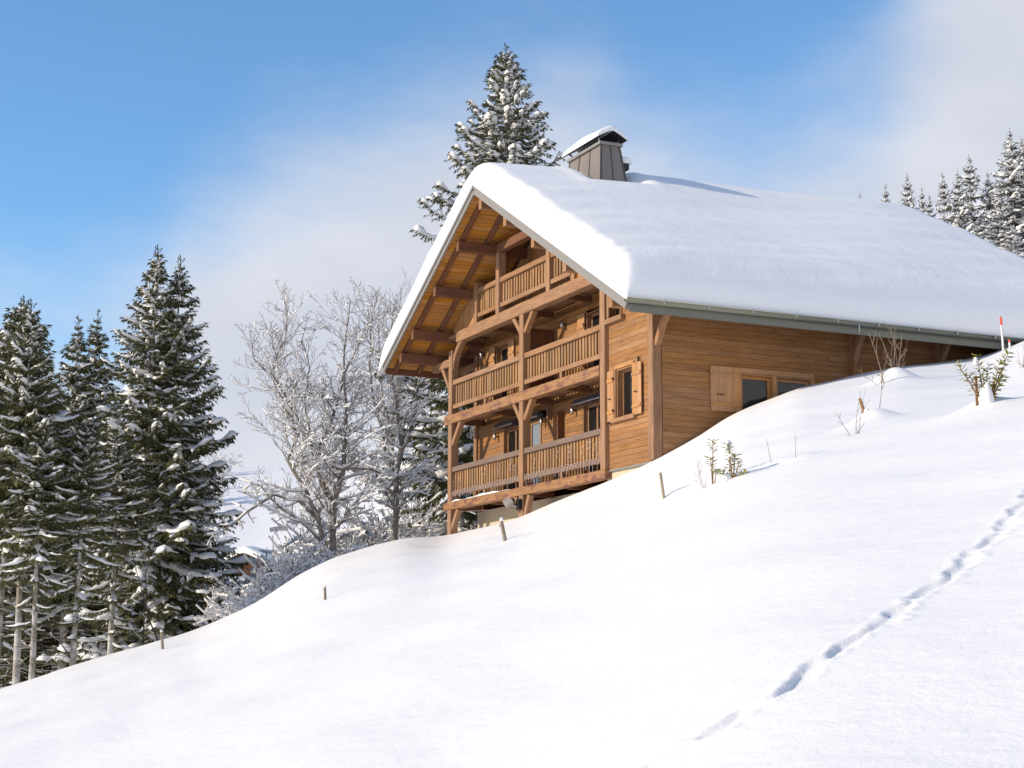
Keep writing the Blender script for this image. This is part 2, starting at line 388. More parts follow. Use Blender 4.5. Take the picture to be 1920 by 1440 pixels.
def on_slope(X, Y):
    """X metres to the right, Y metres ahead of the viewing spot -> x, y in house axes"""
    return CAM[0]+X*RH[0]+Y*FH[0], CAM[1]+X*RH[1]+Y*FH[1]

def build_ground():
    ang = np.radians(np.unique(np.round(np.concatenate([np.arange(-180, -40, 6), np.arange(-40, -19, 1.5), np.arange(-19, 4, .17), np.arange(4, 19, .1), np.arange(19, 40, 1.5), np.arange(40, 181, 6)]), 3)))
    rad = np.concatenate([[.05, 1, 2, 3, 4, 5], np.arange(5.6, 14, .026), np.arange(14, 52, .125), np.geomspace(52, 1400, 90)])
    A, R = np.meshgrid(ang, rad); X, Y = R*np.sin(A), R*np.cos(A)
    x = CAM[0]+X*RH[0]+Y*FH[0]; y = CAM[1]+X*RH[1]+Y*FH[1]
    z = ground_full(x.copy(), y.copy())
    na, nr = len(ang), len(rad)
    i = np.arange(nr-1)[:, None]*na+np.arange(na-1)[None, :]
    F = np.stack([i, i+1, i+na+1, i+na], -1).reshape(-1, 4)
    me = mesh_arr('snow_field', np.stack([x, y, z], -1).reshape(-1, 3), F, M_SNOW, True)
    tag(link(bpy.data.objects.new('snow_field', me)), kind='structure')
build_ground()
# =====================================================================================
# the chalet
# =====================================================================================
RX, RZ, SL = 5.0, 8.40, .567                       # roof ridge and slope
XL, XR, YF, YB = -2.03, 13.72, -1.35, 13.9          # eaves, front and rear verge
def T(x): return RZ-SL*abs(x-RX)
def P(name, mb, mat, parent=None, smooth=False, M=None): return mb.obj(name, mat, parent or chalet, smooth, M)
rng = random.Random(7)
chalet = thing('chalet', 'large wooden chalet with balconies and a thick snow roof on the slope', 'chalet', (6.2, 5, -1.6))
H1, H2 = 2.65, 5.14

# ---- walls: a carcass and its boards -------------------------------------------------
def spans(a, b, cuts):
    out = [(a, b)]
    for c0, c1 in cuts:
        nxt = []
        for s, e in out:
            if c1 <= s or c0 >= e: nxt.append((s, e))
            else:
                if c0 > s+.02: nxt.append((s, c0))
                if c1 < e-.02: nxt.append((c1, e))
        out = nxt
    return out
def courses(parent, axis, plane, a, b, z0, z1, holes, mat, step=.137, maxlen=4.5, top=None, out=-1, thick=.03):
    """horizontal boards on a wall; axis 'x' (wall faces -y) or 'y' (wall faces +x); holes: (a0,a1,z0,z1)"""
    z = z0
    while z < z1-.03:
        zt = min(z+step-.0045, z1)
        b_ = b
        for s, e in spans(a, b_, [(h[0], h[1]) for h in holes if h[2] < zt-.02 and h[3] > z+.02]):
            cutp = [s]
            while e-cutp[-1] > maxlen: cutp.append(cutp[-1]+rng.uniform(maxlen*.55, maxlen*.95))
            cutp.append(e)
            for p, q in zip(cutp[:-1], cutp[1:]):
                pr = rng.uniform(0, .005); zz = (z+zt)/2
                if axis == 'x': bar('plank', (p+.001, plane-pr, zz), (q-.001, plane-pr, zz), thick, zt-z, mat, parent, .004)
                else: bar('plank', (plane+pr, p+.001, zz), (plane+pr, q-.001, zz), thick, zt-z, mat, parent, .004)
        z += step
def uprights(parent, name, plane, a, b, fz0, fz1, mat, step=.145, axis='x', thick=.028):
    """vertical boards; fz0/fz1 give the board's ends for its position"""
    x = a
    while x < b-.03:
        w = min(step-.006, b-x); c = x+w/2; z0, z1 = fz0(c), fz1(c)
        if z1-z0 > .06:
            pr = rng.uniform(0, .005)
            if axis == 'x': bar(name, (c, plane-pr, z0), (c, plane-pr, z1), thick, w, mat, parent, .005, (1, 0, 0))
            else: bar(name, (plane+pr, c, z0), (plane+pr, c, z1), thick, w, mat, parent, .005, (0, 1, 0))
        x += step
RD = 1.0                                            # depth of the balconies
# rooms' carcass: recessed front (basement to attic), flush bay at the right, long side, back
wall_front = P('front_wall', MB().box((-.22, RD+.22, .02), (9.98, RD+.34, H2-.02)), M_SIDING)
wall_bay = P('bay_wall', MB().box((10.0, .40, -.02), (12.2, .5, 5.0)).box((9.99, .155, -.02), (10.06, .399, 5.0)).box((9.86, .30, -.02), (9.98, RD+.219, 5.0)), M_SIDING)
wall_side = P('side_wall', MB().box((12.10, .27, -.02), (12.22, 13.5, 3.92)), M_SIDING)
wall_rear = P('rear_wall', MB().prism([(-.2, -1.5), (12.33, -1.5), (12.33, T(12.33)-.3), (5, T(5)-.3), (-.2, T(-.2)-.3)], 13.3, 13.5, 'y').prism([(.2+RD, -1.5), (13.28, -1.5), (13.28, 5.2), (.2+RD, 5.2)], -.2, -.05, 'x'), M_SIDING)
basement = P('basement_wall', MB().box((-.02, RD+.01, -3.2), (10.0, RD+.25, -.24)).box((9.9, .17, -3.2), (12.44, .6, -.035)).box((12.0, .6, -3.2), (12.44, 13.4, -.035)), M_STONE)
P('wall_cap', MB().box((10.08, .09, -.075), (12.52, .165, -.035)).box((12.445, .166, -.075), (12.54, 6.0, -.035)), M_FLASH)
F1_HOLES = [(1.86, 3.12, .08, 2.06), (3.72, 4.5, .08, 2.06), (6.98, 8.2, .08, 2.1)]
F2_HOLES = [(1.32, 2.28, 2.9, 4.62), (7.2, 8.3, 2.9, 4.55)]
courses(wall_front, 'x', RD+.018, .02, 9.84, .06, 2.34, F1_HOLES, M_SIDING)
courses(wall_front, 'x', RD+.018, .02, 9.84, 2.70, 4.76, F2_HOLES, M_SIDING)
courses(wall_bay, 'x', .138, 10.09, 12.22, -.03, 4.72, [(10.5, 11.34, 1.2, 2.42), (10.0, 10.78, 3.74, 4.9)], M_SIDING)
courses(wall_side, 'y', 12.482, .26, 11.6, -.03, 3.86, [(2.44, 3.38, 1.2, 2.2), (3.46, 4.5, 1.2, 2.2)], M_SIDING, maxlen=5.2)

# ---- floors and ceilings -------------------------------------------------------------
for z, nm in ((-.03, 'deck_board'), (H1-.03, 'deck_board'), (H2-.03, 'deck_board')):
    for k in range(6):
        y = .33+k*.112
        if z < 5: bar(nm, (-.1, y, z), (9.85, y, z), .105, .05, M_TIMBER, chalet, .004)
        else: bar(nm, (1.0, y, z), (9.85, y, z), .105, .05, M_TIMBER, chalet, .004)
P('ceiling', MB().box((-.1, .26, H1-.14), (9.84, RD, H1-.10)).box((.9, .26, H2-.14), (9.84, RD, H2-.10)), M_TIMBER)
for z in (-.19, H1-.24, H2-.27):
    for x in (.3, 5.2, 5.0+2.5, 2.7):
        bar('joist', (x, .27, z), (x, RD-.0, z), .12, .14, M_PURLIN, chalet)

# ---- timber frame --------------------------------------------------------------------
def post(x0, z0, z1, y=.0, w=.25, mat=M_TIMBER): return bar('post', (x0+w/2, y+w/2, z0), (x0+w/2, y+w/2, z1), w, w, mat, chalet, .012, (1, 0, 0))
post(.0, -2.2, 4.62); post(5.07, -2.2, 4.80); post(9.84, -.03, T(9.96)-.30)
post(12.25, -.02, T(12.37)-.30); post(-.22, .0, 4.6, RD-.06, .22)
bar('beam', (-.27, .115, -.125), (10.12, .115, -.125), .27, .23, M_STAINED, chalet, .014)
bar('beam', (-.27, .115, 2.50), (9.835, .115, 2.50), .27, .28, M_STAINED, chalet, .014)
bar('beam', (.62, .115, 4.965), (9.835, .115, 4.965), .27, .33, M_TIMBER, chalet, .014)
bar('beam', (10.095, .06, 4.965), (10.85, .06, 4.965), .16, .33, M_TIMBER, chalet, .014)
bar('beam', (3.2, .10, 7.06), (6.8, .10, 7.06), .22, .24, M_PURLIN, chalet, .014)      # collar
bar('beam', (-1.35, .115, 4.28), (-.005, .115, 4.28), .2, .24, M_TIMBER, chalet, .014)
bar('beam', (-1.35, RD+.05, 4.28), (-.23, RD+.05, 4.28), .2, .24, M_TIMBER, chalet, .014)
def brace(a, b, w=.14, h=.16): return bar('brace', a, b, w, h, M_TIMBER, chalet, .01, (0, 1, 0))
def curved_brace(a, b, c, mat=M_TIMBER, th=.16, y0=.03, y1=.2, plane='x'):
    """a bent knee through three points in a vertical plane"""
    n = 9; up_, lo = [], []
    pts_ = []
    for i in range(n):
        t = i/(n-1); pts_.append(((1-t)**2*a[0]+2*t*(1-t)*b[0]+t*t*c[0], (1-t)**2*a[1]+2*t*(1-t)*b[1]+t*t*c[1]))
    for i in range(n):
        p, q = pts_[max(i-1, 0)], pts_[min(i+1, n-1)]; dx, dz = q[0]-p[0], q[1]-p[1]; l = math.hypot(dx, dz)
        up_.append((pts_[i][0]-dz/l*th/2, pts_[i][1]+dx/l*th/2)); lo.append((pts_[i][0]+dz/l*th/2, pts_[i][1]-dx/l*th/2))
    m = MB()
    for i in range(n-1):
        poly = [up_[i], up_[i+1], lo[i+1], lo[i]]
        if plane == 'x': m.prism(poly, y0, y1, 'y')
        else: m.prism(poly, y0, y1, 'x')
    return P('brace', m, mat)
for px in (5.2,):
    brace((px-.12, .11, 1.84), (px-.60, .11, 2.40)); brace((px+.12, .11, 1.84), (px+.60, .11, 2.40))
    brace((px-.12, .11, 4.30), (px-.62, .11, 4.82)); brace((px+.12, .11, 4.30), (px+.66, .11, 4.82))
    brace((px-.10, .11, -.86), (px-.42, .11, -.24)); brace((px+.12, .11, -.86), (px+.42, .11, -.24))
brace((.22, .11, 1.74), (.86, .11, 2.40)); brace((.20, .11, -.82), (.70, .11, -.24))
curved_brace((.20, 4.02), (.34, 4.62), (.95, 4.86))
brace((.02, .11, 3.40), (-.62, .11, 4.18)); brace((-.2, RD+.05, 3.40), (-.85, RD+.05, 4.18))
brace((.22, RD+.05-.0, 1.5), (.22, RD-.0, 2.2)) if False else None

# ---- roof: sheathing, soffit boards, rafters, purlins, verge, gutter -------------------
th = .11
roof = P('roof', MB().prism([(XL+.02, T(XL+.02)-th), (RX, RZ-th), (RX, RZ-.012), (XL+.02, T(XL+.02)-.012)], YF+.03, YB, 'y')
         .prism([(XR-.02, T(XR-.02)-th), (RX+.001, RZ-th), (RX+.001, RZ-.012), (XR-.02, T(XR-.02)-.012)], YF+.03, YB, 'y'), M_PURLIN)
cosr = 1/math.hypot(1, SL)
for side in (-1, 1):
    run = (RX-XL-.1 if side < 0 else XR-RX-.1)/cosr; n = int(run/.165); ux = side*cosr; uz = -SL*cosr
    for k in range(n):
        d = .07+k*.165+.0825; x = RX+ux*d; z = RZ-th-.016-SL*abs(x-RX)
        pr = rng.uniform(-.002, .002); y1 = RD+.0 if side < 0 else RD
        bar('soffit_board', (x, YF+.05, z+pr), (x, y1, z+pr), .157, .026, M_SOFFIT, roof, .005, (-ux*SL*cosr*0+(SL*cosr if side > 0 else -SL*cosr), 0, cosr))
def rafter(y, side, x_end, w=.13, h=.13):
    a = Vector((RX+side*.06, y, RZ-th-.035-h/2-SL*.06)); e = Vector((x_end, y, T(x_end)-th-.035-h/2))
    bar('rafter', a, e, w, h, M_PURLIN, roof, .008, (0, 0, 1))
for y in (-1.0, -.22, .62):
    rafter(y, -1, XL+.10); rafter(y, 1, XR-.12)
for y in (2.2, 4.4, 6.6, 8.8, 11, 13.2):
    bar('rafter', (12.6, y, T(12.6)-th-.10), (XR-.12, y, T(XR-.12)-th-.10), .13, .13, M_PURLIN, roof, .008)
PUR = [(3.40, 1.02), (1.68, .02), (-.07, .55), (-1.05, 1.3), (5.0, 1.02), (6.66, 1.02), (8.40, 1.02), (10.22, .1), (12.62, 13.3)]
for x, ye in PUR:
    ztop = T(x)-.285-(.02 if x != 5 else .08)
    bar('purlin', (x, YF+.17, ztop-.15), (x, ye, ztop-.15), .19, .30, M_PURLIN if x < 5 else M_TIMBER, roof, .02)
# eave boards inside the left overhang and under the gutter
bar('eave_board', (XL+.05, YF+.04, T(XL)-.16), (XL+.05, YB, T(XL)-.16), .035, .26, M_PURLIN, roof)
bar('eave_board', (XR-.05, YF+.04, T(XR)-.20), (XR-.05, YB, T(XR)-.20), .035, .16, M_TIMBER, roof)
# sloping verge boards, zinc clad in lengths
for side, xe in ((-1, XL), (1, XR)):
    L = abs(xe-RX); n = 7
    for k in range(n):
        xa, xb = RX+side*max(L*k/n, .03), RX+side*L*(k+1)/n
        a = Vector((xa+side*.003, YF+.0, T(xa)-.125)); b = Vector((xb-side*.003, YF+.0, T(xb)-.125))
        bar('verge_board', a, b, .05, .25 if side > 0 else .21, M_FLASH, roof, .004)
        a2 = a+Vector((0, -.045, .095)); b2 = b+Vector((0, -.045, .095))
        bar('verge_flashing', a2, b2, .042, .10, M_FLASH, roof, .006)
# gutter along the right eave: half-round trough, pale rolled lip, joints, brackets
gy0, gy1, gx, gz_ = YF-.05, YB+.02, XR+.10, T(XR)-.02
prof = [(gx+.085*math.cos(t), gz_+.10*math.sin(t)-.0) for t in np.linspace(0, -math.pi, 9)]
m = MB(); inner = [(gx+.078*math.cos(t), gz_+.093*math.sin(t)) for t in np.linspace(-math.pi, 0, 9)]
m.prism(prof+inner, gy0, gy1, 'y'); m.prism(prof, gy0-.012, gy0-.001, 'y')
gutter = P('gutter', m, M_GUTTER, roof, True)
P('fascia', MB().box((XR-.03, YF+.04, T(XR)-.30), (XR+.012, YB, T(XR)-.02)), M_GUTTER, roof)
m = MB()
m.tube([(gx+.088, gy0, gz_+.012), (gx+.088, gy1, gz_+.012)], .016, 6)
P('gutter_lip', m, M_GUTTERLIP, roof, True)
for k in range(12):
    y = gy0+.9+k*1.2
    P('gutter_strap', MB().box((gx+.07, y, gz_-.07), (gx+.112, y+.03, gz_+.035)), M_GUTTERLIP, roof)
m = MB(); m.tube([(gx+.07, 4.95, gz_-.06), (gx+.072, 4.952, gz_-.18), (gx+.073, 4.95, gz_-.31)], [.016, .011, .002], 6)
P('icicle', m, M_ICE, roof, True)

# ---- gable cladding of the attic ------------------------------------------------------
att = P('attic_wall', MB().prism([(1.9, H2-.02), (8.1, H2-.02), (8.1, T(8.1)-.31), (5, RZ-.31), (1.9, T(1.9)-.31)], RD+.04, RD+.14, 'y'), M_SIDING)
uprights(att, 'cladding_board', RD+.02, 1.9, 8.1, lambda x: H2, lambda x: T(x)-.32, M_SIDING)
gcl = P('gable_cladding', MB().prism([(.30, H2+.0), (1.83, H2), (1.83, T(1.83)-.30), (.30, max(H2+.02, T(.30)-.30))], .20, .24, 'y')
        .prism([(8.28, H2), (10.4, H2), (8.28, T(8.28)-.30)], .20, .24, 'y'), M_SHUTTER)
uprights(gcl, 'cladding_board', .18, -.02, 1.83, lambda x: H2 if x > .6 else 4.96, lambda x: T(x)-.17, M_SHUTTER, .125)
uprights(gcl, 'cladding_board', .18, 8.27, 10.5, lambda x: H2, lambda x: T(x)-.17, M_SHUTTER, .125)
bar('ledge', (-.25, .10, 5.03), (.62, .10, 5.03), .22, .10, M_TIMBER, chalet)
# side cheeks of the attic loggia
P('loggia_cheek', MB().prism([(.24, H2), (RD+.0, H2), (RD, T(1.9)-.31), (.24, T(1.9)-.31)], 1.76, 1.82, 'x'), M_SIDING)
for x0 in (1.84, 3.42, 6.72, 8.13):
    w = .24 if x0 < 8 else .12
    bar('post', (x0+w/2, .13, H2), (x0+w/2, .13, min(T(x0+w/2)-.3, 6.93 if x0 == 3.42 else 99)), w, .22, M_TIMBER, chalet, .012, (1, 0, 0))
brace((3.70, .13, 6.55), (4.25, .13, 6.95)) if False else None

# ---- balcony rails --------------------------------------------------------------------
def railing(x0, x1, z, n, top=M_TIMBER, low=M_TIMBER, stub=True):
    r = bar('railing', (x0, .075, z+.975), (x1, .075, z+.975), .07, .15, top, chalet, .012)
    bar('bottom_rail', (x0, .075, z+.235), (x1, .075, z+.235), .06, .13, low, r, .01)
    st = (x1-x0)/n
    for k in range(n):
        x = x0+(k+.5)*st+rng.uniform(-.008, .008); y = .142+rng.uniform(-.003, .003)
        bar('baluster', (x, y, z+.19), (x, y, z+1.03), .045, .098, M_BALUSTER, r, .008, (1, 0, 0))
    if stub:
        for f in (.5,): bar('rail_foot', (x0+(x1-x0)*f-.06, .10, z-.0), (x0+(x1-x0)*f-.06, .10, z+.168), .08, .12, M_TIMBER, r, .006, (1, 0, 0))
    return r
railing(.255, 5.065, 0, 27, M_GREYWOOD, M_GREYWOOD); railing(5.325, 9.835, 0, 26, M_GREYWOOD, M_GREYWOOD)
railing(.255, 5.065, H1, 27); railing(5.325, 9.835, H1, 26)
railing(2.085, 3.415, H2, 8, stub=False); railing(3.665, 6.715, H2, 17, stub=False); railing(6.965, 8.125, H2, 7, stub=False)
# snow left on the balcony edge
def snow_strip(x0, x1, y0, y1, z, h, parent, seed):
    rn = random.Random(seed); n = max(6, int((x1-x0)/.18)); m = MB(); prev = None
    ph = rn.uniform(0, 6)
    for i in range(n):
        a = x0+(x1-x0)*i/n; b = x0+(x1-x0)*(i+1)/n
        ha, hb = [h*(.55+.3*math.sin(ph+t*2.3)+.15*math.sin(ph*2+t*7))*min(1, (t-x0)/.3+.05, (x1-t)/.5+.05) for t in (a, b)]
        m.add([(a, y0, z), (b, y0, z), (b, y0+.02, z+hb), (a, y0+.02, z+ha), (a, y1, z+ha*.8), (b, y1, z+hb*.8), (a, y1+.001, z), (b, y1+.001, z)],
              [(0, 1, 2, 3), (3, 2, 5, 4), (4, 5, 7, 6)])
    return P('snow_strip', m, M_TREESNOW, parent, True)
snow_strip(.25, 4.6, -.015, .22, -.009, .07, chalet, 3)

# ---- partition, doors, windows, shutters ------------------------------------------------
part = P('partition', MB().box((5.14, .27, H1), (5.19, RD-.0, 4.45)), M_PURLIN)
uprights(part, 'partition_board', 5.205, .27, RD, lambda y: H1, lambda y: 4.40-.08*y, M_PURLIN, .12, 'y')
bar('partition_board', (5.84, RD-.1, .06), (5.84, RD-.1, 2.05), .06, .2, M_PURLIN, chalet, .006, (0, 1, 0))
bar('wall_stud', (5.08, RD-.03, 1.93), (5.08, RD-.03, 2.34), .22, .06, M_TIMBER, chalet, .006, (1, 0, 0))
def window_x(name, x0, x1, z0, z1, y, fr=.07, cols=1, front=0, back=0, glz=None):
    """an opening facing -y: frame, pane(s), reveal"""
    w = MB()
    for a, b in (((x0, y, z0), (x0+fr, y+.07, z1)), ((x1-fr, y, z0), (x1, y+.07, z1)), ((x0+fr, y, z1-fr), (x1-fr, y+.07, z1)), ((x0+fr, y, z0), (x1-fr, y+.07, z0+fr))): w.box(a, b)
    f = w.obj(name, M_TIMBER, chalet)
    if back: MB().box((x0-.03, front, z0-.03), (x0-.001, back, z1+.03)).box((x1+.001, front, z0-.03), (x1+.03, back, z1+.03)).box((x0, front, z1+.001), (x1, back, z1+.03)).box((x0, front, z0-.03), (x1, back, z0-.001)).obj('reveal', M_TIMBER, f)
    n = cols; cw = (x1-x0-2*fr)/n
    for k in range(n):
        a = x0+fr+k*cw; b = a+cw
        if n > 1 and k: MB().box((a-.04, y-.004, z0+fr), (a+.04, y+.066, z1-fr)).obj('mullion', M_TIMBER, f)
        MB().box((a+(.04 if k else 0)+.002, y+.03, z0+fr+.002), (b-(.04 if k < n-1 else 0)-.002, y+.042, z1-fr-.002)).obj('pane', glz or M_GLASS, f)
    return f
dk = dict(front=RD+.004, back=RD+.218)
window_x('door', 1.89, 3.09, .10, 2.02, RD+.12, .07, 2, **dk); d2 = window_x('door', 3.76, 4.46, .10, 2.02, RD-.02, .09, glz=M_SKYGLASS, **dk); window_x('door', 7.02, 8.16, .10, 2.06, RD+.12, .07, 2, **dk)
window_x('door', 1.36, 2.24, H1+.28, 4.58, RD+.13, .06, 1, **dk); window_x('door', 7.24, 8.26, H1+.28, 4.51, RD+.13, .07, 2, **dk)
for x, w_ in ((1.56, 1.32), (3.62, .98), (6.72, 1.6)):                        # roller shutter boxes above the doors
    z = 2.17
    b = P('shutter_box', MB().prism([(RD-.19, z-.07), (RD-.03, z-.10), (RD-.001, z-.10), (RD-.001, z+.09), (RD-.15, z+.07)], x, x+w_, 'x'), M_ROLLER)
    MB().box((x+.02, RD-.205, z-.095), (x+w_-.02, RD-.185, z-.06)).obj('slat', M_STEEL, b)
dr = MB(); dr.tube([(4.62, RD-.12, 2.12), (4.86, RD-.12, 2.12)], .095, 12); P('roller_drum', dr, M_IRON, None, True)
for x, z in ((1.50, 1.88), (4.68, 1.92), (6.58, 1.98), (.46, 4.52), (5.98, 4.46)):   # small wall lamps
    lp = P('wall_lamp', MB().tube([(x, RD-.12, z-.11), (x, RD-.12, z+.11)], .045, 10), M_STEEL, None, True)
    MB().box((x-.02, RD-.115, z-.02), (x+.02, RD-.002, z+.02)).obj('lamp_arm', M_IRON, lp)
def shutter(x0, x1, z0, z1, y, parent=None, hinge_side=1, hook=True, boards=3):
    s = MB(); w = (x1-x0)/boards
    s.box((x0+.01, y+.012, z0+.01), (x1-.01, y+.024, z1-.01)); o = s.obj('shutter', M_SHUTTER, chalet)
    for k in range(boards): bar('shutter_board', (x0+w*(k+.5), y, z0), (x0+w*(k+.5), y, z1), .024, w-.004, M_SHUTTER, o, .004, (1, 0, 0))
    for zz in (z0+.17*(z1-z0), z1-.2*(z1-z0)): bar('batten', (x0+.015, y-.023, zz), (x1-.015, y-.023, zz), .022, .09, M_SHUTTER, o, .004)
    if hook: MB().box((x0+.3*(x1-x0), y-.05, z0+.43*(z1-z0)), (x0+.62*(x1-x0), y-.035, z0+.43*(z1-z0)+.02)).obj('hook', M_IRON, o)
    xh = x1 if hinge_side > 0 else x0
    for zz in (z0+.2*(z1-z0), z1-.17*(z1-z0)): MB().box((xh-.02, y-.052, zz-.03), (xh+.02, y-.036, zz+.03)).obj('hinge', M_IRON, o)
    return o
shutter(.92, 1.32, H1+.1, 4.62, RD-.05); shutter(2.29, 2.69, H1+.1, 4.62, RD-.05, hinge_side=-1); shutter(6.78, 7.19, H1+.1, 4.55, RD-.05)
# window of the flush bay with its two open shutters
wf = window_x('window', 10.53, 11.31, 1.23, 2.39, .27, .05, front=.128, back=.398)
MB().box((10.44, .095, 2.43), (11.40, .118, 2.52)).obj('lintel', M_SHUTTER, wf)
MB().box((10.34, .02, 1.10), (11.52, .12, 1.19)).obj('sill', M_TIMBER, wf)
for xx in (10.455, 11.385): bar('jamb', (xx, .108, 1.2), (xx, .108, 2.42), .05, .075, M_TIMBER, wf, .006, (1, 0, 0))
shutter(9.99+.11, 10.44, 1.16, 2.42, .075, boards=2); shutter(11.42, 11.86, 1.16, 2.42, .05, hinge_side=-1)
MB().box((11.66, .06, 2.44), (11.70, .09, 2.56)).obj('shutter_stop', M_IRON, wf); MB().box((10.15, .04, 1.10), (10.27, .09, 1.13)).obj('shutter_stop', M_IRON, wf)
# small high window beside the upper balcony
w2 = window_x('window', 10.13, 10.74, 3.79, 4.72, .27, .05, front=.128, back=.398)
bar('jamb', (10.40, .10, 3.76), (10.40, .10, 4.9), .08, .10, M_TIMBER, w2, .006, (1, 0, 0)) if False else None
bar('jamb', (10.15, .09, 3.76), (10.15, .09, 5.0), .06, .10, M_TIMBER, w2, .006, (1, 0, 0)); bar('jamb', (10.79, .105, 3.76), (10.79, .105, 4.7), .05, .06, M_TIMBER, w2, .006, (1, 0, 0))
MB().box((10.06, .0, 3.62), (10.96, .118, 3.74)).obj('sill', M_TIMBER, w2)
# windows of the long side
def window_y(y0, y1, z0, z1, x, fr=.08):
    w = MB()
    for a, b in (((x-.07, y0, z0), (x, y0+fr, z1)), ((x-.07, y1-fr, z0), (x, y1, z1)), ((x-.07, y0+fr, z1-fr), (x, y1-fr, z1)), ((x-.07, y0+fr, z0), (x, y1-fr, z0+fr))): w.box(a, b)
    f = w.obj('window', M_SHUTTER, chalet)
    MB().box((x-.045, y0+fr+.002, z0+fr+.002), (x-.033, y1-fr-.002, z1-fr-.002)).obj('pane', M_GLASS, f)
    return f
for y0, y1 in ((2.44, 3.38), (3.46, 4.5)):
    f = window_y(y0+.03, y1-.03, 1.23, 2.17, 12.40)
    MB().box((12.222, y0, 1.2), (12.494, y0+.029, 2.2)).box((12.222, y1-.029, 1.2), (12.494, y1, 2.2)).box((12.222, y0+.03, 2.171), (12.494, y1-.03, 2.2)).box((12.222, y0+.03, 1.2), (12.494, y1-.03, 1.229)).obj('reveal', M_SHUTTER, f)
bar('mullion', (12.488, 3.42, 1.2), (12.488, 3.42, 2.2), .045, .10, M_SHUTTER, chalet, .006, (0, 1, 0))
bar('lintel', (12.50, 2.24, 2.27), (12.50, 4.56, 2.27), .05, .13, M_SHUTTER, chalet, .008)
bar('jamb', (12.49, 4.54, 1.2), (12.49, 4.54, 2.2), .05, .08, M_SHUTTER, chalet, .006, (0, 1, 0))
sy = MB().box((12.512, 1.57, 1.24), (12.524, 2.42, 2.30)).obj('shutter', M_SHUTTER, chalet)
for k in range(4): bar('shutter_board', (12.535, 1.57+.2125*(k+.5), 1.23), (12.535, 1.57+.2125*(k+.5), 2.32), .024, .208, M_SHUTTER, sy, .004, (0, 1, 0))
for z in (1.40, 2.12): bar('batten', (12.558, 1.60, z), (12.558, 2.39, z), .022, .10, M_SHUTTER, sy, .004)
MB().box((12.571, 1.72, 1.62), (12.585, 1.92, 1.64)).obj('hook', M_IRON, sy)
MB().box((12.50, 2.28, 1.08), (12.56, 2.40, 1.12)).obj('shutter_stop', M_IRON, sy)
# brackets carrying the eave along the long side
for y, z in ((.125, 3.70), (5.72, 3.70), (8.4, 3.70), (11.2, 3.7)):
    if y > 1: bar('post', (12.56, y, -.5), (12.56, y, T(12.56)-.36), .12, .22, M_TIMBER, chalet, .01, (1, 0, 0))
    bar('bracket_beam', (12.49 if y < 1 else 12.62, y, z), (13.42, y, z), .17, .24, M_TIMBER, chalet, .012)
    curved_brace((12.52 if y < 1 else 12.62, z-1.0), (12.75, z-.5), (13.22, z-.12), M_TIMBER, .13, y-.07, y+.07)

# ---- chimney ---------------------------------------------------------------------------
cx0, cx1, cy0, cy1, cz0, cz1 = 4.16, 6.10, 2.06, 2.66, 7.4, 9.74
k_ = (cz1-cz0)/1.14; tx, ty0, ty1 = .15*k_, .10*k_, .15*k_
bot = [(cx0-tx, cy0-ty0), (cx1+tx, cy0-ty0), (cx1+tx, cy1+ty1), (cx0-tx, cy1+ty1)]; topc = [(cx0, cy0), (cx1, cy0), (cx1, cy1), (cx0, cy1)]
m = MB().add([(x, y, cz0) for x, y in bot]+[(x, y, cz1) for x, y in topc], [(0, 3, 2, 1), (4, 5, 6, 7), (0, 1, 5, 4), (1, 2, 6, 5), (2, 3, 7, 6), (3, 0, 4, 7)])
chim = P('chimney', m, M_CHIMNEY)
def lerp2(a, b, t): return (a[0]+(b[0]-a[0])*t, a[1]+(b[1]-a[1])*t)
for k in (0, 1, 2, 3):                                   # standing seams
    for t in ((.0, .335, .67, 1.) if k in (0, 2) else (.03, .5, .97)):
        a = lerp2(bot[k], bot[(k+1) % 4], t); b = lerp2(topc[k], topc[(k+1) % 4], t)
        n = {0: (0, -1), 1: (1, 0), 2: (0, 1), 3: (-1, 0)}[k]
        bar('seam', (a[0]+n[0]*.008, a[1]+n[1]*.008, cz0), (b[0]+n[0]*.008, b[1]+n[1]*.008, cz1-.002), .022, .022, M_SEAM, chim, 0, (n[1], -n[0], 0))
MB().box((cx0-.07, cy0-.07, cz1), (cx1+.07, cy1+.07, cz1+.085)).obj('collar', M_FLASH, chim)
MB().box((cx0+.12, cy0+.1, cz1+.086), (cx1-.12, cy1-.1, cz1+.10)).obj('flue', M_CHIMDARK, chim)
m = MB(); ccy = (cy0+cy1)/2; ez = cz1+.19; rz = ez+.25; o_ = .16; ov = .0
prof = [(cy0-o_, ez), (ccy, rz), (cy1+o_, ez), (cy1+o_, ez-.025), (ccy, rz-.028), (cy0-o_, ez-.025)]
m.prism(prof, cx0-.12, cx1+.14, 'x'); cap = m.obj('cap', M_CHIMDARK, chim)
for x in (cx0+.10, cx0+.7, cx1-.12):
    for y, yy in ((cy0+.02, cy0-.02), (cy1-.02, cy1+.02)): bar('cap_stay', (x, y, cz1+.08), (x, yy, ez+.03), .02, .028, M_STEEL, chim, 0)
bar('cap_stay', (cx0+.28, cy0+.02, cz1+.08), (cx0+.05, cy0-.05, ez+.02), .02, .028, M_IRON, chim, 0)
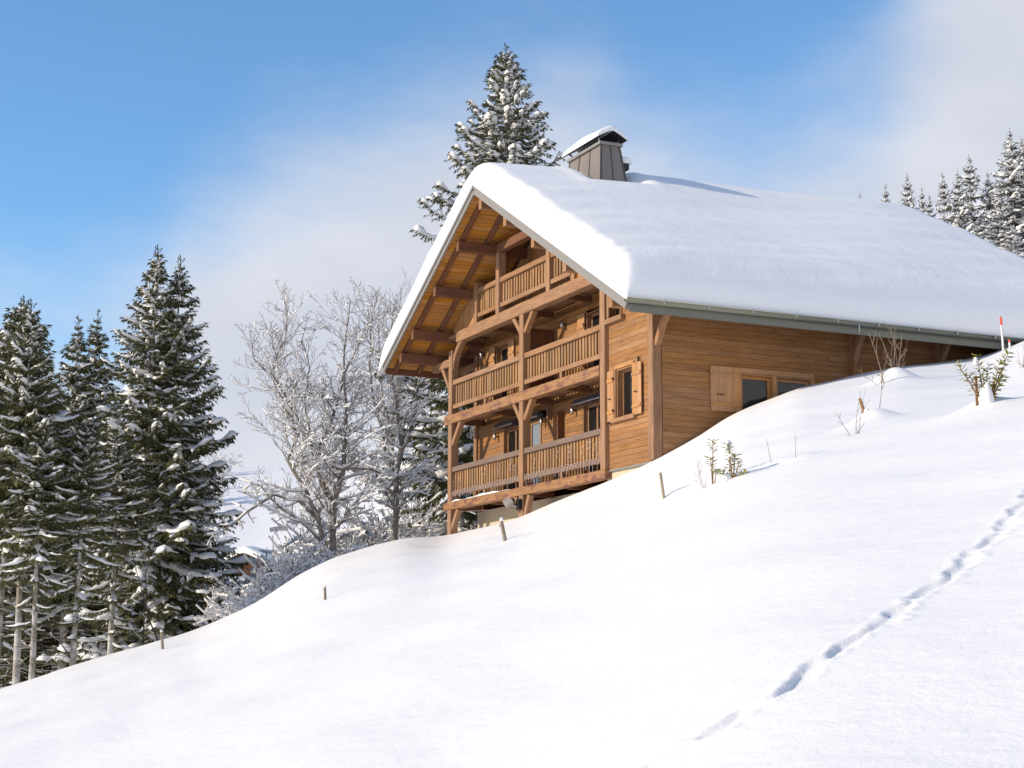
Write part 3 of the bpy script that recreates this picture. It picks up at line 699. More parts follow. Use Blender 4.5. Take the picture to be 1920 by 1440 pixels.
def snow_shell(name, fz, x0, x1, y0, y1, thick, edge, nx, ny, parent, mat, seed, base=None):
    """closed snow cover over a roof height function: rounded at its edges"""
    xs = np.concatenate([x0+edge[0]*np.linspace(0, 1, 9)[:-1]**1.7, np.linspace(x0+edge[0], x1-edge[1], nx), x1-edge[1]*(np.linspace(1, 0, 30 if ny > 50 else 12)[1:]**1.6)])
    ys = np.concatenate([y0+edge[2]*np.linspace(0, 1, 8)[:-1]**1.7, np.linspace(y0+edge[2], y1-edge[3], ny), y1-edge[3]*(np.linspace(1, 0, 9)[1:]**1.7)])
    Xg, Yg = np.meshgrid(xs, ys); t = thick(Xg, Yg)
    def prof(d, R, p):
        if p == 0:                                         # a slope broken off towards the edge, with a low cut face
            q = .42+.60*d/R; return np.clip(.5*(q+1-np.sqrt((q-1)**2+.004)), 0, 1)*np.clip(1-np.clip(1-d/.10, 0, 1)**2.2, 0, 1)**.5
        return np.clip(1-np.clip(1-d/R, 0, 1)**p, 0, 1)**(1/p)
    e = prof(Xg-x0, edge[0], 2.2)*prof(x1-Xg, edge[1], 2.3)*prof(Yg-y0, edge[2], 3.0)*prof(y1-Yg, edge[3], 2.2)
    B = fz(Xg, Yg); Zt = B+t*np.maximum(e, .0)+.01; Zb = B+.003
    n, k = Xg.shape; V = np.concatenate([np.stack([Xg, Yg, Zt], -1).reshape(-1, 3), np.stack([Xg, Yg, Zb], -1).reshape(-1, 3)])
    i = np.arange(n-1)[:, None]*k+np.arange(k-1)[None, :]; q = np.stack([i, i+1, i+k+1, i+k], -1).reshape(-1, 4)
    N = n*k; rim = [r for r in range(k)]+[r*k+k-1 for r in range(1, n)]+[(n-1)*k+c for c in range(k-2, -1, -1)]+[r*k for r in range(n-2, 0, -1)]
    rim = np.array(rim); rn = np.roll(rim, -1); side = np.stack([rim, rim+N, rn+N, rn], -1)
    F = np.concatenate([q, q[:, ::-1]+N, side]); return link(bpy.data.objects.new(name, mesh_arr(name, V, F, mat, True)), parent)
snow_shell('snow_cap', lambda x, y: rz-(rz-ez)/(ccy-cy0+o_)*np.sqrt((y-ccy)**2+.004), cx0-.17, cx1+.16, cy0-o_-.03, cy1+o_+.03,
    lambda x, y: .20+.03*np.sin(x*4)-.05*np.clip(x-cx1+.4, 0, 1), (.35, .10, .20, .08), 20, 14, chim, M_TREESNOW, 1)
# lower hood standing against the far side of the chimney
m = MB().box((cx1-.55, cy1+.10, cz1-.60), (cx1-.1, cy1+.36, cz1-.43)); hd = m.obj('side_vent', M_CHIMDARK, chim)
snow_shell('snow_cap', lambda x, y: cz1-.425+0*x, cx1-.62, cx1-.04, cy1+.09, cy1+.42, lambda x, y: .20+0*x, (.12, .1, .1, .12), 8, 8, chim, M_TREESNOW, 2)

# ---- the snow on the roof ----------------------------------------------------------------
def roof_th(x, y):
    t = .965+.031*np.clip(y-YF, 0, 13)+.02*np.sin(x*1.1+y*.35)+.022*np.sin(y*.8+x*.6+1)
    s = np.abs(x-RX)
    t = t+.024*np.sin(s*6.3+.8*np.sin(y*.6)+.5*np.sin(y*1.7))*np.clip(s/2, 0, 1)*np.clip((x-RX)/3, 0, 1)+.02*np.sin(s*2.4+y*.5)
    t = t*(1-.10*np.exp(-(y-YF)/1.3))
    e = XR-x; t = t+(.024*np.sin(e*13+.9*np.sin(y*.5)+.4*np.sin(y*1.9))+.018*np.sin(e*23+1.3*np.sin(y*.7+1)))*np.exp(-((e-1.1)/1.3)**2)
    cd = np.maximum(np.maximum(cx0-x-.17, x-cx1-.17), np.maximum(cy0-y-.12, y-cy1-.17))           # scour and drift round the chimney
    t = t-.34*np.exp(-(np.clip(cd, 0, 9)/.30)**2)*np.clip((x-4.4)/1.2, .15, 1)+.04*np.exp(-((cd-.75)/.25)**2)*(x > RX+.3)
    return t
snow_shell('roof_snow', lambda x, y: RZ-SL*np.abs(x-RX), XL-.30, XR+.09, YF-.07, YB+.05, lambda x, y: roof_th(x, y)+SL*(np.abs(x-RX)-np.sqrt((x-RX)**2+.5**2)+.10), (.42, .80, .45, .9), 170, 150, roof, M_ROOFSNOW, 5)

# ---- floodlight under the balcony, cable on the basement wall ------------------------------
Mf = Matrix.Translation((5.02, -.28, -.44)) @ Matrix.Rotation(math.radians(28), 4, 'Y') @ Matrix.Rotation(math.radians(38), 4, 'X')
fl = MB().prism([(-.13, -.06), (.13, -.06), (.17, .05), (.15, .07), (-.15, .07), (-.17, .05)], -.11, .11, 'y').obj('floodlight', M_FLOOD, chalet, False, Mf)
MB().box((5.10, -.10, -.62), (5.30, -.005, -.34)).obj('floodlight_box', M_IRON, fl); MB().tube([(5.06, -.22, -.5), (5.16, -.08, -.55)], .018, 6).obj('floodlight_arm', M_STEEL, fl)
m = MB(); m.tube([(.6, .3, -.30), (2.2, .9, -.34), (3.4, .95, -.36)], .012, 5); m.tube([(6.6, .9, -.36), (8.4, .98, -.32), (8.9, .985, -.4), (8.95, .99, -.9)], .012, 5); P('cable', m, M_WIRE)

# icicle light strings hung along the lowest balcony
def light_string(x0, x1, seed, label):
    rn = random.Random(seed)
    t = thing('light_string', label, 'string lights', ((x0+x1)/2, -.02, .3), 'icicle light strings on the lowest balcony')
    m = MB(); x = x0; pts = []; b = MB()
    while x < x1: pts.append((x, .035, .315+rn.uniform(-.02, .015))); x += .09
    m.tube(pts, .007, 4); x = x0+.03
    while x < x1:
        l = rn.choice((.08, .12, .16, .22, .30)); p = [(x, .033, .31)]
        y = .028
        for k in range(1, 4): p.append((x+rn.uniform(-.035, .035), y-rn.uniform(0, .02), .31-l*k/3))
        m.tube(p, .0045, 4)
        for q in p[1:]: b.blob(q, (.008, .008, .011), 5, 3)
        x += rn.uniform(.11, .22)
    for k in range(int((x1-x0)*2.4)):                          # strands caught higher up in the slats
        x = rn.uniform(x0, x1); z = rn.uniform(.55, .95); p = [(x, .083, z)]
        for j in range(1, 5): p.append((p[-1][0]+rn.uniform(-.05, .05), .080, z-.07*j))
        m.tube(p, .005, 4)
        for q in p[::2]: b.blob(q, (.011, .011, .014), 5, 3)
    m.obj('wire', M_WIRE, t); tag(b.obj('bulb', M_BULB, t), kind='stuff')
light_string(.3, 5.03, 11, 'pale icicle light string hanging on the lowest balcony rail, left bay')
light_string(5.36, 9.8, 12, 'pale icicle light string hanging on the lowest balcony rail, right bay')
# =====================================================================================
# spruces
# =====================================================================================
def rand_unit(rn): 
    v = rn.normal(size=3); return v/np.linalg.norm(v)
def lump_strip(P_, w, h, rn, VS, FS, gap=.2, drop=0.):
    """a lumpy bar of snow along the points P_ (n,3)"""
    n = len(P_)
    if n < 2: return
    d = np.gradient(P_, axis=0); d[:, 2] = 0; ln = np.linalg.norm(d, axis=1)[:, None]+1e-6; s = np.stack([-d[:, 1], d[:, 0], 0*d[:, 0]], -1)/ln
    k = np.convolve(rn.random(n+2), [.25, .5, .25], 'valid'); k = np.clip((k-gap)/(1-gap)*1.6, .0, 1.15)
    k[0] *= .55; k[-1] *= .45
    ww, hh = w*k, h*k*(.8+.5*rn.random(n))
    ring = []
    for a, b in ((-1, -.12), (-.72, .62), (0, 1.), (.72, .62), (1, -.12)):
        ring.append(P_+s*(a*ww)[:, None]*(1+.25*(rn.random(n)-.5))[:, None]+np.array([0, 0, 1])*(b*hh+.006)[:, None])
    o = sum(len(v) for v in VS); VS.append(np.stack(ring, 1).reshape(-1, 3))
    i = o+np.arange(n-1)[:, None]*5+np.arange(5)[None, :]; j = o+np.arange(n-1)[:, None]*5+(np.arange(5)[None, :]+1) % 5
    q = np.stack([i, j, j+5, i+5], -1).reshape(-1, 4); FS.append(np.concatenate([q[:, [0, 1, 2]], q[:, [0, 2, 3]]]))
def make_bough(L, rn, dens=1., snow=1., hang=.6):
    """one snow-laden bough along +x: needle sprays (kites) and snow; metres"""
    n = max(6, int(L/.12)); t = np.linspace(0, 1, n)
    ax = np.stack([L*t, .05*L*np.sin(t*3+rn.random()*6)*t, L*(-.20*t+.24*t**2.6)+.02*rn.normal(size=n)*t], -1)
    K0, KD, KL, KW = [], [], [], []; VS, FS = [], []
    sw = (.05+.042*L)*snow; sh = (.045+.024*L)*snow
    s0 = max(1, int(n*.12))
    lump_strip(ax[s0:], sw*1.25, sh*1.15, rn, VS, FS, .12)
    def sprays(pts, dirv, scale, side):
        m = len(pts)
        for r in range(4):
            K0.append(pts+rn.normal(size=(m, 3))*.012)
            dd = dirv*.75+np.stack([rn.normal(size=m)*.28, rn.normal(size=m)*.28, -hang*(.35+.9*rn.random(m))], -1)+side*(.55, -.55, .15, -.2)[r]
            KD.append(dd/np.linalg.norm(dd, axis=1)[:, None]); KL.append(scale*1.3*(.6+.7*rn.random(m))); KW.append(.018+.012*rn.random(m))
    sp = .085/dens
    m = max(4, int(L/sp)); tt = np.linspace(.08, 1, m); pa = np.stack([np.interp(tt, t, ax[:, k]) for k in range(3)], -1)
    sprays(pa, np.tile([1., 0, .05], (m, 1)), .14, np.array([0, 1., 0]))
    x = .14*L; sgn = 1
    while x < L*.97:
        tq = x/L; base = np.array([np.interp(tq, t, ax[:, k]) for k in range(3)])
        l = (min(.95, .40*L)*(1-tq)**.75+.10)*(.65+.55*rn.random()); an = math.radians(48+16*rn.random())*sgn
        dv = np.array([math.cos(an), math.sin(an), -.10-.18*rn.random()+.12*tq]); k = max(3, int(l/sp)); q = np.linspace(.05, 1, k)
        pts = base+dv*(l*q)[:, None]+np.stack([0*q, 0*q, -.16*l*q*q], -1)
        sprays(pts, np.tile(dv, (k, 1)), .135, np.array([-math.sin(an), math.cos(an), 0]))
        if l > .16 and rn.random() < .38: lump_strip(pts[:: max(1, int(.11/sp))], (.045+.035*l)*snow, (.035+.03*l)*snow, rn, VS, FS, .30)
        x += (.15+.07*rn.random())/max(.6, dens); sgn = -sgn
    K0 = np.concatenate(K0); KD = np.concatenate(KD); KL = np.concatenate(KL); KW = np.concatenate(KW); N = len(K0)
    up_ = rn.normal(size=(N, 3))*.6+np.array([0, 0, 1.]); sd = np.cross(KD, up_); sd /= np.linalg.norm(sd, axis=1)[:, None]
    a = K0; b = K0+KD*(KL*.4)[:, None]+sd*KW[:, None]; c = K0+KD*KL[:, None]; d = K0+KD*(KL*.4)[:, None]-sd*KW[:, None]
    V = np.stack([a, b, c, d], 1).reshape(-1, 3); i = np.arange(N)*4
    F = np.concatenate([np.stack([i, i+1, i+2], -1), np.stack([i, i+2, i+3], -1)])
    SV = np.concatenate(VS) if VS else np.zeros((0, 3)); SF = np.concatenate(FS) if FS else np.zeros((0, 3), int)
    # twig wood (thin strip along the axis) is hidden in the needles
    return V, F, SV, SF
SIZES = [.35, .7, 1.2, 1.9, 2.7, 3.7, 5.0]
LIB = {}
def bough_lib(dens, snow, hang, seed):
    key = (dens, snow, hang)
    if key not in LIB:
        rn = np.random.default_rng(seed); LIB[key] = [[make_bough(s, rn, dens*(1. if s < 3 else .85), snow, hang) for _ in range(3)] for s in SIZES]
    return LIB[key]
def make_spruce(H, R, first, seed, dens=1., snow=1., hang=1.0, gap=.48, per=8, lean=(0, 0), pw=.78, dead=True, trunk_r=None, up_tip=.45, fork=None):
    """meshes of trunk, needles and snow of one spruce; first = height share of the lowest bough"""
    rn = np.random.default_rng(seed); lib = bough_lib(dens, snow, hang, 5)
    V, F, SV, SF = [], [], [], []; vo = so = 0
    axes = [(0., 0., H, R, first)]
    if fork: axes.append(fork)
    for fx, fy, Hh, Rr, fst in axes:
        z = fst*Hh; a0 = rn.random()*6
        while z < Hh-.12:
            q = z/Hh; rel = (z-fst*Hh)/(Hh-fst*Hh)
            Lm = Rr*(1-q)**pw/(1-fst)**pw*(.62+.38*min(1, rel/.10+.3)); nb = max(3, int(per*(.75+.5*rn.random())))
            for k in range(nb):
                L = max(.12, Lm*(.62+.5*rn.random())*(1-.38*max(0, (q-.72)/.28))); si = int(np.argmin([abs(math.log(s/L)) for s in SIZES])); bv, bf, sv, sf = lib[si][rn.integers(3)]
                f = L/SIZES[si]
                az = a0+2*math.pi*k/nb+rn.normal()*.25; pit = -.20+.16*rn.normal()*.6+.85*q**2.2+(-.16 if rel < .35 else 0)
                rol = rn.normal()*.15
                cz, sz, cp, sp_ = math.cos(az), math.sin(az), math.cos(pit), math.sin(pit)
                Rm = np.array([[cz, -sz, 0], [sz, cz, 0], [0, 0, 1]]) @ np.array([[cp, 0, -sp_], [0, 1, 0], [sp_, 0, cp]]) @ np.array([[1, 0, 0], [0, math.cos(rol), -math.sin(rol)], [0, math.sin(rol), math.cos(rol)]])
                org = np.array([lean[0]*z+fx*min(1, z/(.35*Hh)), lean[1]*z+fy*min(1, z/(.35*Hh)), z+rn.normal()*.045])
                V.append((bv*f) @ Rm.T+org); F.append(bf+vo); vo += len(bv)
                SV.append((sv*f) @ Rm.T+org); SF.append(sf+so); so += len(sv)
            z += gap*(.7+.6*rn.random())*(1 if q < .7 else .72 if q < .9 else .5); a0 += 1.1
        if fst > .3:                                       # a few last living boughs hanging below the crown
            z = .30*fst*Hh
            while z < fst*Hh:
                L = (.5+.9*rn.random())*(.5+.7*z/(fst*Hh)); si = int(np.argmin([abs(math.log(s/L)) for s in SIZES])); bv, bf, sv, sf = lib[si][rn.integers(3)]
                az, pit = rn.random()*6.28, -.42+.2*rn.normal(); cz, sz, cp, sp_ = math.cos(az), math.sin(az), math.cos(pit), math.sin(pit)
                Rm = np.array([[cz, -sz, 0], [sz, cz, 0], [0, 0, 1]]) @ np.array([[cp, 0, -sp_], [0, 1, 0], [sp_, 0, cp]])*(L/SIZES[si])
                org = np.array([lean[0]*z, lean[1]*z, z]); V.append(bv @ Rm.T+org); F.append(bf+vo); vo += len(bv); SV.append(sv @ Rm.T+org); SF.append(sf+so); so += len(sv)
                z += (.55-.42*z/(fst*Hh))*(.6+.8*rn.random())
        # leader
        bv, bf, sv, sf = lib[1][0]; Rm = np.array([[0, 0, -1.], [0, 1, 0], [1, 0, 0]]); org = np.array([lean[0]*Hh+fx, lean[1]*Hh+fy, Hh-.45])
        V.append((bv*np.array([.85, .45, .45])) @ Rm.T+org); F.append(bf+vo); vo += len(bv)
    m = MB(); tr = trunk_r or H*.0125
    for fx, fy, Hh, Rr, fst in axes:
        zs = np.linspace(-1.2, Hh*.97, 14)
        m.tube([(lean[0]*z+fx*min(1, max(0, z)/(.35*Hh))+.02*math.sin(z*.9), lean[1]*z+fy*min(1, max(0, z)/(.35*Hh)), z) for z in zs], [tr*max(.08, 1-max(z, 0)/Hh)**.9+.006 for z in zs], 9)
    if dead and first > .2:                                  # dead twigs on the bare lower stem
        z = .6
        while z < first*H*1.15:
            az = rn.random()*6.28; l = .35+.9*rn.random(); c = Vector((lean[0]*z, lean[1]*z, z)); d = Vector((math.cos(az), math.sin(az), -.12+.5*rn.random()))
            e = c+d*l; m.tube([c, c+d*l*.5+Vector((0, 0, -.02)), e+Vector((0, 0, -.05*l))], [.016, .010, .004], 4)
            if rn.random() < .38: lump_strip(np.array([c+d*l*t+Vector((0, 0, .012)) for t in np.linspace(.1, 1, 6)]), .022, .022, rn, SV2 := [], SF2 := [], .3); SV.append(np.concatenate(SV2)); SF.append(SF2[0]+so); so += len(SV[-1])
            z += .10+.16*rn.random()
    return m, np.concatenate(V), np.concatenate(F), np.concatenate(SV), np.concatenate(SF)
def spruce_obj(label, loc, rz, data, group, mats=None):
    mats = mats or (M_BARK, M_NEEDLE, M_TREESNOW)
    t = thing('spruce_tree', label, 'tree', loc, group, rz)
    tm, V, F, SV, SF = data
    M = WM[t.name]
    link(bpy.data.objects.new('trunk', tm.mesh('trunk', mats[0], True)), t, M)
    link(bpy.data.objects.new('crown', mesh_arr('crown', V, F, mats[1])), t, M)
    link(bpy.data.objects.new('snow_load', mesh_arr('snow_load', SV, SF, mats[2], True)), t, M)['kind'] = 'stuff'
    return t
def copy_tree(src, label, loc, rz, s, group=None):
    t = src.copy(); COL.objects.link(t); t.parent = None
    M = Matrix.Translation(Vector([float(c) for c in loc])) @ Matrix.Rotation(rz, 4, 'Z') @ Matrix.Diagonal((s[0], s[0], s[1], 1)); t.matrix_basis = M; WM[t.name] = M
    t['label'] = label
    if group: t['group'] = group
    for ch in [c for c in bpy.data.objects if c.parent == src]:
        c = ch.copy(); COL.objects.link(c); c.parent = t; c.matrix_parent_inverse = Matrix.Identity(4); c.matrix_basis = Matrix.Identity(4)
    return t
def spot(X, Y, sink=.1):
    x, y = on_slope(X, Y); return x, y, gz(x, y)-sink
def height_to(X, Y, rise):
    """tree height that puts its top 'rise' metres above eye level"""
    return CAM[2]+rise-spot(X, Y)[2]
GL = 'spruces at the left edge of the snow field'
def near_spruce(label, X, Y, rise, R, first, seed, group=GL, **kw):
    H = height_to(X, Y, rise); return spruce_obj(label, spot(X, Y), 0, make_spruce(H, R, first, seed, **kw), group)
# the twin-topped spruce right of the left wood, its lower boughs reaching the snow
fk = on_slope(.76, .3); f0 = on_slope(0, 0); Hs = height_to(-12.6, 57, 14.19)
twin = near_spruce('big twin-topped spruce with snowy tiered boughs down to the snow field', -12.6, 57, 14.19, 3.7, .05, 21, fork=(fk[0]-f0[0], fk[1]-f0[1], Hs-.30, 3.4, .08), per=7, gap=.55, pw=.62, dens=1.1, snow=1.3)
slim = near_spruce('slim spruce with a long bare pale trunk, snowy crown only in its upper half', -13.96, 47.3, 10.08, 1.8, .56, 22, lean=(.0, -.012), pw=.55, trunk_r=.105, snow=1.2, dens=1.1, gap=.46)
near_spruce('spruce at the far left edge with dense snowy crown and leaning bare trunk', -14.79, 48.0, 10.34, 2.1, .52, 23, pw=.55, trunk_r=.11, lean=(.012, .02), snow=1.2, dens=1.1, gap=.46)
mid = near_spruce('narrow spruce, left one of the pair of tops between the big spruces', -15.81, 59, 11.99, 2.3, .30, 24, pw=.66, snow=1.1, gap=.48)
copy_tree(mid, 'narrow spruce, right one of the pair of tops between the big spruces', spot(-15.45, 60.2), 2.1, (1.0, 1.03), GL)
copy_tree(slim, 'thin spruce behind the bare pale trunk, its stem rising between darker trees', spot(-13.45, 47.0), 1.3, (.85, .70), GL)
copy_tree(slim, 'spruce with a straight bare stem close left of the big twin-topped spruce', spot(-12.4, 47.4), 3.9, (.85, .66), GL)
copy_tree(slim, 'spruce with a grey bare stem half hidden by the boughs of the twin-topped spruce', spot(-12.2, 51.0), 5.2, (.95, .70), GL)
copy_tree(mid, 'snowy spruce cut by the left picture edge behind the leaning trunk', spot(-18.5, 59), .7, (1.15, .98), GL)
# darker wood behind them
fill = near_spruce('dark spruce of the wood behind the left trunks', -15.4, 66, 9.3, 3.6, .03, 25, 'dark spruces behind the left trunks', dens=.8, snow=.7, gap=.42)
for k, (X, Y, s, q) in enumerate([(-19.6, 67, 1.0, .95), (-17.4, 68, 1.1, 1.0), (-21, 70, 1.1, 1.05), (-16.9, 63.2, .9, .74), (-14.4, 63.4, .9, .78), (-13.4, 68.5, 1.05, .9), (-16.2, 73, 1.15, 1.05), (-12.9, 63.0, .8, .62), (-19.2, 73.5, 1.1, 1.1), (-18.2, 62.0, .85, .68), (-15.4, 60.8, .75, .50), (-14.0, 60.2, .7, .44), (-22.5, 66, 1.1, 1.0), (-25.5, 70, 1.15, 1.05), (-24, 75, 1.1, .95), (-28.5, 76, 1.2, 1.1), (-21.5, 78, 1.1, 1.0)]):
    copy_tree(fill, 'dark spruce of the wood behind the left trunks', spot(X, Y), 1.7*k, (s, q))
# tall spruce behind the house and its neighbour behind the balcony
near_spruce('tall snow-laden spruce rising behind the chalet roof', -.29, 63.5, 24.22, 6.0, .10, 31, 'spruces behind the chalet', per=8, gap=.58, pw=.66, snow=1.35, dens=1.0)
near_spruce('spruce behind the left balcony posts with heavy snow on drooping boughs', -1.96, 57.5, 12.6, 3.6, .02, 32, 'spruces behind the chalet', per=7, gap=.58, pw=.6, snow=1.35, dens=1.1)
# wood on the hill behind the roof, far right
GR = 'snowy spruces on the hill at the right'
HA, HB = height_to(27.55, 88, 28.83), height_to(25.39, 88.5, 27.48)
far_a = spruce_obj('tallest snowy spruce of the wood at the right edge', spot(27.55, 88), 0, make_spruce(HA, 3.1, .08, 41, dens=.6, snow=1.7, per=7, gap=.5, pw=.8), GR, (M_BARK, M_NEEDLE2, M_TREESNOW))
far_b = spruce_obj('slender snowy spruce with a dark spire, highest left of the right edge trees', spot(25.39, 88.5), 0, make_spruce(HB, 2.6, .08, 42, dens=.6, snow=1.6, per=7, gap=.5, pw=.75), GR, (M_BARK, M_NEEDLE2, M_TREESNOW))
def far_copy(src, label, s_, e_, Y, s, rz):
    loc = spot(s_*Y, Y); copy_tree(src, label, loc, rz, (s, (CAM[2]+e_*Y-loc[2])/(HA if src is far_a else HB)), GR)
far_copy(far_a, 'snowy spruce behind the tallest one, cut by the picture edge', .3200, .3228, 90, .95, 2.)
far_copy(far_b, 'lower snowy spruce standing in front of the tallest one', .3045, .2939, 84, .85, 1.)
far_copy(far_b, 'pointed snowy spruce just left of the tallest one', .2982, .3008, 89, .75, 4.)
far_copy(far_a, 'broad snowy spruce leaning on the left flank of the dark-spired one', .2791, .3017, 87, .7, 3.)
far_copy(far_b, 'snowy spruce left of the pair with the dark spire', .2700, .2997, 90, .72, 5.)
far_copy(far_b, 'small dark spruce between two snowy ones above the roof', .2563, .2913, 96, .45, .6)
far_copy(far_a, 'small snowy spruce, third top from the left above the roof', .2609, .2868, 93, .5, 3.3)
far_copy(far_a, 'snowy spruce with tiered boughs, second top from the left above the roof', .2473, .2996, 92, .62, 2.6)
far_copy(far_b, 'low snowy spruce peeping over the rear of the roof', .2336, .2926, 95, .6, 1.6)
far_copy(far_a, 'tiny spruce tip just above the snowy ridge of the roof', .2174, .2880, 99, .4, .9)
for k, (u, v, Y, s) in enumerate([(.328, .305, 88, 1.), (.335, .31, 92, 1.), (.2905, .270, 82, .85), (.312, .268, 80, .9), (.275, .268, 92, .8), (.262, .270, 98, .8), (.308, .285, 96, .9), (.285, .285, 95, .8), (.242, .275, 100, .7), (.35, .32, 90, 1.), (.37, .335, 94, 1.05), (.39, .345, 90, 1.)]):
    far_copy(far_a if k % 2 else far_b, 'snowy spruce filling the wood on the right hill', u, v, Y, s, k*1.3)

# =====================================================================================
# bare trees, shrubs
# =====================================================================================
def tubes(S0, S1, r0, r1, k):
    n = len(S0); d = S1-S0; d /= np.linalg.norm(d, axis=1)[:, None]+1e-9
    ref = np.where(np.abs(d[:, 2:3]) < .9, [[0, 0, 1.]], [[1., 0, 0]]); a = np.cross(d, ref); a /= np.linalg.norm(a, axis=1)[:, None]; b = np.cross(d, a)
    t = 2*np.pi*np.arange(k)/k; ring = a[:, None, :]*np.cos(t)[None, :, None]+b[:, None, :]*np.sin(t)[None, :, None]
    V = np.concatenate([S0[:, None]+ring*r0[:, None, None], S1[:, None]+ring*r1[:, None, None]], 1).reshape(-1, 3)
    i = np.arange(n)[:, None]*2*k+np.arange(k)[None, :]; j = np.arange(n)[:, None]*2*k+(np.arange(k)[None, :]+1) % k
    q = np.stack([i, j, j+k, i+k], -1).reshape(-1, 4); return V, q
def grow(stems, seed, dens=1., snow=1., spread=1.0, lift=.35, tiny=True, snow_z=(0, 99)):
    """bare wood from main stems [(points, r0, r1, child length)], with snow lying on it"""
    rn = random.Random(seed); S = []                             # (p0, p1, r0, r1, level)
    def limb(p, d, L, r, lev):
        n = max(2, int(L/(.30 if lev < 2 else .16))); st = L/n; q = Vector(p); d = Vector(d).normalized(); pts = [q.copy()]
        for i in range(n):
            d = (d+Vector((rn.gauss(0, .16), rn.gauss(0, .16), rn.gauss(0, .13)+lift*.16))).normalized(); q = q+d*st; pts.append(q.copy())
            S.append((pts[-2], pts[-1], r*(1-.8*i/n), r*(1-.8*(i+1)/n), lev))
        if lev < (3 if tiny else 2):
            gapl = (.26, .15, .12)[min(lev-1, 2)]/dens; x = gapl*.6
            while x < L:
                i = min(n-1, int(x/st)); b = pts[i].lerp(pts[i+1], x/st-i); dd = (pts[i+1]-pts[i]).normalized(); sd = dd.cross(Vector((rn.gauss(0, 1), rn.gauss(0, 1), rn.gauss(0, 1)))).normalized()
                nl = L*(.34+.32*rn.random())*(1-.5*x/L) if lev < 2 else L*(.32+.34*rn.random())*(1-.4*x/L)
                nd = dd*.75+sd*.75*spread+Vector((0, 0, lift*.5))
                if nl > .07: limb(b, nd, nl, max(.006, r*(1-.7*x/L)*.5), lev+1)
                x += gapl*(.6+.8*rn.random())
    for pts, r0, r1, cl in stems:
        P_ = [Vector(p) for p in pts]; fine = []
        for a, b in zip(P_[:-1], P_[1:]):
            k = max(2, int((b-a).length/.35))
            for i in range(k): fine.append(a.lerp(b, i/k)+Vector((rn.gauss(0, .02), rn.gauss(0, .02), 0)))
        fine.append(P_[-1]); n = len(fine)-1
        for i in range(n):
            ra, rb = r0+(r1-r0)*i/n, r0+(r1-r0)*(i+1)/n; S.append((fine[i], fine[i+1], ra, rb, 0))
            if cl > 0 and i > n*.12:
                for _ in range(2 if rn.random() < .45 else 3):
                    if rn.random() > dens*.95: continue
                    d = (fine[i+1]-fine[i]).normalized(); sd = d.cross(Vector((rn.gauss(0, 1), rn.gauss(0, 1), rn.gauss(0, 1)))).normalized()
                    limb(fine[i], d*.5+sd*spread+Vector((0, 0, lift*.6)), cl*(.55+.7*rn.random())*(1-.45*i/n), max(.008, rb*.42), 1)
    S0 = np.array([s[0] for s in S]); S1 = np.array([s[1] for s in S]); r0 = np.array([s[2] for s in S]); r1 = np.array([s[3] for s in S]); lev = np.array([s[4] for s in S])
    Vs, Fs = [], []; o = 0
    for sel, k in ((lev == 0, 8), (lev == 1, 5), (lev >= 2, 3)):
        if sel.any():
            v, f = tubes(S0[sel], S1[sel], np.maximum(r0[sel], .006), np.maximum(r1[sel], .005), k); Vs.append(v); Fs.append(f+o); o += len(v)
    nr = np.random.default_rng(seed); d = S1-S0; flat = 1-np.abs(d[:, 2])/(np.linalg.norm(d, axis=1)+1e-9)
    hz = (S0[:, 2] > snow_z[0]) & (S0[:, 2] < snow_z[1]+nr.normal(size=len(S0))*.8)
    keep = (nr.random(len(S)) < np.clip(.25+flat*1.05, 0, 1)*np.where(hz, .95, .30)) & (flat > .12) & ((lev < 3) | (nr.random(len(S)) < .75))
    rs = (.008+.42*r0+.020*flat*(.5+nr.random(len(S)))*np.where(lev <= 1, 1.5, .58))*snow
    upo = np.array([0, 0, 1.])*(r0*.55+rs*.55)[:, None]
    sv, sf = tubes(S0[keep]+upo[keep], S1[keep]+upo[keep], rs[keep], rs[keep]*(.75+.4*nr.random(keep.sum())), 5)
    return np.concatenate(Vs), np.concatenate(Fs), sv, sf
def bare_obj(name, label, cat, loc, data, group=None, mat=None, rz=0):
    t = thing(name, label, cat, loc, group, rz); M = WM[t.name]; V, F, SV, SF = data
    link(bpy.data.objects.new('branches', mesh_arr('branches', V, F, mat or M_TWIG, True)), t, M)
    link(bpy.data.objects.new('snow_load', mesh_arr('snow_load', SV, SF, M_TREESNOW, True)), t, M)['kind'] = 'stuff'
    return t
def stem(pp, depth, seed):
    """points given as (right, up) with some random depth -> local house axes"""
    rn = random.Random(seed); out = []; dy = 0
    for i, (r_, u_) in enumerate(pp):
        out.append((r_*RH[0]+dy*FH[0], r_*RH[1]+dy*FH[1], u_)); dy += rn.uniform(-1, 1)*depth
    return out
GB = 'bare snow-covered trees beside the chalet'
X0, Y0 = -5.73, 53.0
b = spot(X0, Y0); bz = b[2]-CAM[2]
def pu(u, v): return ((u-960)/3093.7*Y0-X0, (1232.6-v)/3093.7*Y0-bz)
